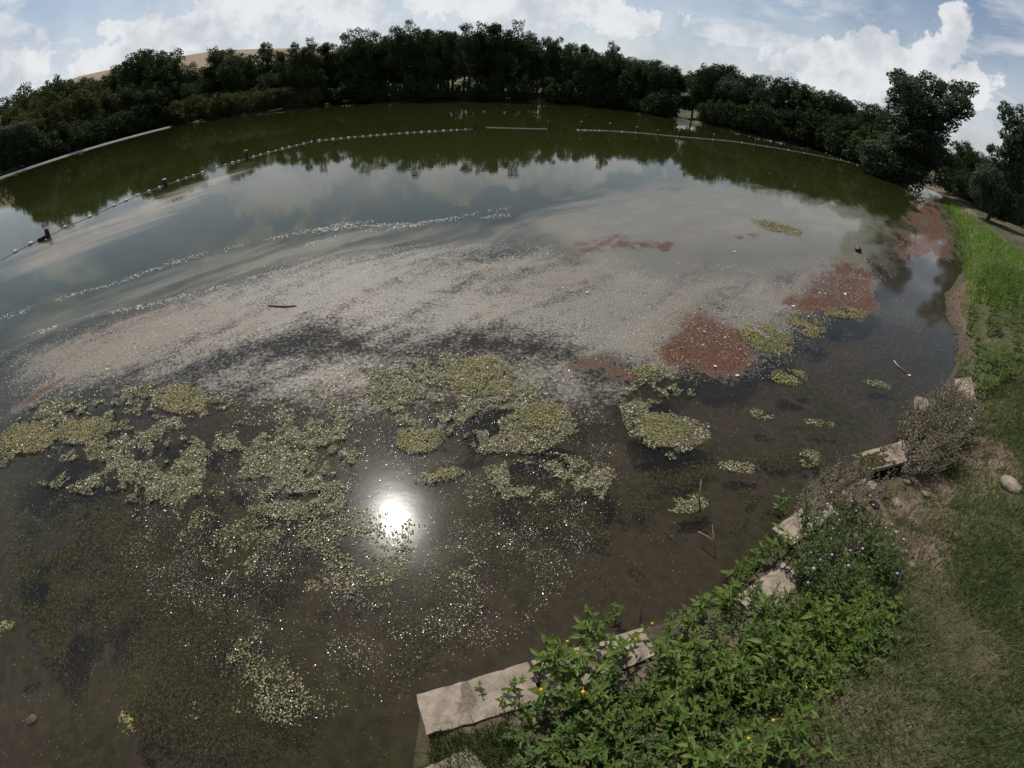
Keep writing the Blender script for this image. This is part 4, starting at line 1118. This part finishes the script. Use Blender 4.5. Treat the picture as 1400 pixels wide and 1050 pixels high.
for (x, y, c) in [(1131, 946, 'petal_yellow'), (1101, 940, 'petal_orange'), (978, 930, 'petal_orange')]:
    p = on_ground(x, y, .12); o = empty('small_flower', tuple(p)); mb = MB(); mb.tube([(0, 0, -.02), (.005, 0, .12)], [.002, .002], 4, False); link('stem', mb.mesh('stem', M['stem']), o)
    link('flower_head', sphere_mesh('flower_head', M[c], .013, .013, .008, 8, 5), o, (.005, 0, .122))
    tag(o, {1131: 'single yellow flower at the edge of the lawn', 1101: 'orange flower low in the thicket edge', 978: 'orange flower inside the herb thicket'}[x], 'flower')

# ------------------------------------------------------------------ grass
def blades(P, L, W, seed, lean=.5, base_z=None):
    r = np.random.default_rng(seed); n = len(P); z = height(P[:, 0], P[:, 1]) if base_z is None else base_z
    a = r.uniform(0, 6.283, n); b = r.uniform(0, 6.283, n); le = np.abs(r.normal(0, lean, n))
    B = np.column_stack([P, z - .01]); d = np.stack([np.cos(b) * le, np.sin(b) * le, np.ones(n)], 1); d /= np.linalg.norm(d, axis=1)[:, None]
    s = np.stack([np.cos(a), np.sin(a), np.zeros(n)], 1) * (W if hasattr(W, '__len__') else np.full(n, W))[:, None]
    Lc = L[:, None]; mid = B + d * Lc * .55; d2 = d + np.stack([np.cos(b), np.sin(b), -.6 * np.ones(n)], 1) * (le * .7)[:, None]; d2 /= np.linalg.norm(d2, axis=1)[:, None]
    tip = mid + d2 * Lc * .5
    V = np.stack([B - s, B + s, mid + s * .7, mid - s * .7, tip], 1).reshape(-1, 3); i = np.arange(n)[:, None] * 5
    F = np.concatenate([i + np.array([[0, 1, 2]]), i + np.array([[0, 2, 3]]), i + np.array([[3, 2, 4]])])
    return V, F, np.repeat(r.uniform(0, 1, n), 5)


def grass_stuff(name, P, L, W, mat, label, seed, lean=.5):
    V, F, R = blades(P, L, W, seed, lean); return tag(link(name, mesh_np(name, V, F, mat, dict(rnd=R))), label, 'grass', kind='stuff')


lawn = poly_on([(700, 1040), (830, 990), (960, 930), (1060, 850), (1200, 800), (1230, 690), (1300, 640), (1330, 540), (1400, 480), (1480, 470), (1480, 1150), (1000, 1200), (650, 1120)], .6)
P = scatter(lawn, 1100000, 31); dl = sdf(P, LAKE); rr = np.hypot(P[:, 0], P[:, 1])
dn = ss(dl, .05, .5) * np.clip(1.25 - fbm(P[:, 0] * .8, P[:, 1] * .8, 33) * .9, .2, 1) * np.clip(4.2 / rr, .12, 1) * .85
barex = np.zeros(len(P))
for (px, py, r0) in ((1290, 680, .5), (1268, 725, .42), (1350, 600, .5), (1310, 640, .4)):
    c = at(px, py, .5); barex = np.maximum(barex, np.exp(-((P[:, 0] - c[0]) ** 2 + (P[:, 1] - c[1]) ** 2) / r0 ** 2))
dn = dn * (1 - .85 * barex)
P = P[np.random.default_rng(32).uniform(0, 1, len(P)) < dn]; sel = fbm(P[:, 0] * 1.1, P[:, 1] * 1.1, 37) + np.random.default_rng(38).normal(0, .10, len(P))
g = P[sel < .60]; s = P[sel >= .60]; q = np.random.default_rng(39)
print('LAWN', len(g), len(s), flush=True)
grass_stuff('lawn_grass', g, q.uniform(.035, .11, len(g)), q.uniform(.0022, .0046, len(g)) * (.7 + .09 * np.hypot(g[:, 0], g[:, 1])), M['grass'], 'short green grass of the trodden lawn', 41, .8)
grass_stuff('dry_grass', s, q.uniform(.03, .09, len(s)), q.uniform(.0016, .0034, len(s)) * (.7 + .09 * np.hypot(s[:, 0], s[:, 1])), M['straw'], 'short dry straw coloured grass of the lawn', 42, 1.1)
P = scatter(lawn, 30000, 55); P = P[(np.hypot(P[:, 0], P[:, 1]) < 9) & (sdf(P, LAKE) > .5)]
grass_stuff('straw_stalks', P, q.uniform(.06, .16, len(P)), q.uniform(.0012, .0022, len(P)), M['straw'], 'loose pale straw stalks lying in the lawn', 56, 2.2)
tuft = poly_on([(580, 1050), (590, 1005), (690, 985), (720, 1010), (740, 1060), (640, 1090)], .15)
P = scatter(tuft, 3200, 43); grass_stuff('waterside_grass', P, q.uniform(.06, .2, len(P)), q.uniform(.002, .004, len(P)), M['grass'], 'longer grass on wet soil below the long slab', 44, .6)
edgep = poly_on([(1080, 850), (1230, 700), (1300, 650), (1340, 560), (1400, 500), (1400, 640), (1330, 740), (1200, 880)], .5)
P = scatter(edgep, 9000, 45); P = P[fbm(P[:, 0] * 1.5, P[:, 1] * 1.5, 46) > .5]; grass_stuff('rough_grass', P, q.uniform(.10, .26, len(P)), q.uniform(.002, .004, len(P)), M['grass'], 'long rough tufts between lawn and bank edge', 47, .7)
band = poly_on([(1335, 400), (1325, 350), (1305, 310), (1285, 275), (1281, 262), (1296, 265), (1330, 290), (1370, 325), (1420, 370), (1430, 420), (1370, 420)], .6)
P = scatter(band, 150000, 48); rr = np.hypot(P[:, 0], P[:, 1]); P = P[np.random.default_rng(49).uniform(0, 1, len(P)) < np.clip(14 / rr, .15, 1)]; rr = np.hypot(P[:, 0], P[:, 1])
grass_stuff('bright_grass', P, q.uniform(.14, .44, len(P)), q.uniform(.005, .011, len(P)) * (1 + .04 * rr), M['lush'], 'bright green tall grass along the top of the bank', 50, .9)
mead = poly_on([(1300, 268), (1335, 290), (1372, 322), (1425, 372), (1500, 400), (1500, 330), (1400, 300), (1340, 280)], .8)
P = scatter(mead, 26000, 51); rr = np.hypot(P[:, 0], P[:, 1]); grass_stuff('meadow_grass', P, q.uniform(.08, .22, len(P)), q.uniform(.006, .012, len(P)), M['grass'], 'mown olive meadow behind the bright grass', 52, .7)
marg = wpoly([(1290, 440), (1300, 400), (1325, 350), (1340, 380), (1325, 440), (1318, 490), (1305, 500)])
bareg = poly_on([(1150, 690), (1200, 645), (1250, 640), (1300, 600), (1340, 560), (1370, 600), (1320, 690), (1290, 760), (1235, 780), (1220, 700)], .4)
P = scatter(bareg, 16000, 57); P = P[(sdf(P, LAKE) > .12) & (fbm(P[:, 0] * 2, P[:, 1] * 2, 58) > .42)]
grass_stuff('dry_tufts', P, q.uniform(.03, .13, len(P)), q.uniform(.0015, .003, len(P)), M['straw'], 'dry matted stubble on the bare bank edge', 59, 1.3)
P = scatter(bareg, 7000, 60); P = P[(sdf(P, LAKE) > .08) & (fbm(P[:, 0] * 2.5, P[:, 1] * 2.5, 61) > .54)]
grass_stuff('bank_grass', P, q.uniform(.05, .17, len(P)), q.uniform(.002, .004, len(P)), M['grass'], 'thin green grass on the bare bank edge', 62, .8)
P = scatter(marg, 16000, 53); P = P[height(P[:, 0], P[:, 1]) > -.03]
V, F, R = flakes(np.column_stack([P, np.maximum(height(P[:, 0], P[:, 1]), 0) + .01]), q.uniform(.008, .04, len(P)), .5, .5, 54)
tag(link('stranded_debris', mesh_np('stranded_debris', V, F, M['rust_crumb'], dict(rnd=R))), 'brown debris stranded on the muddy margin', 'debris', kind='stuff')
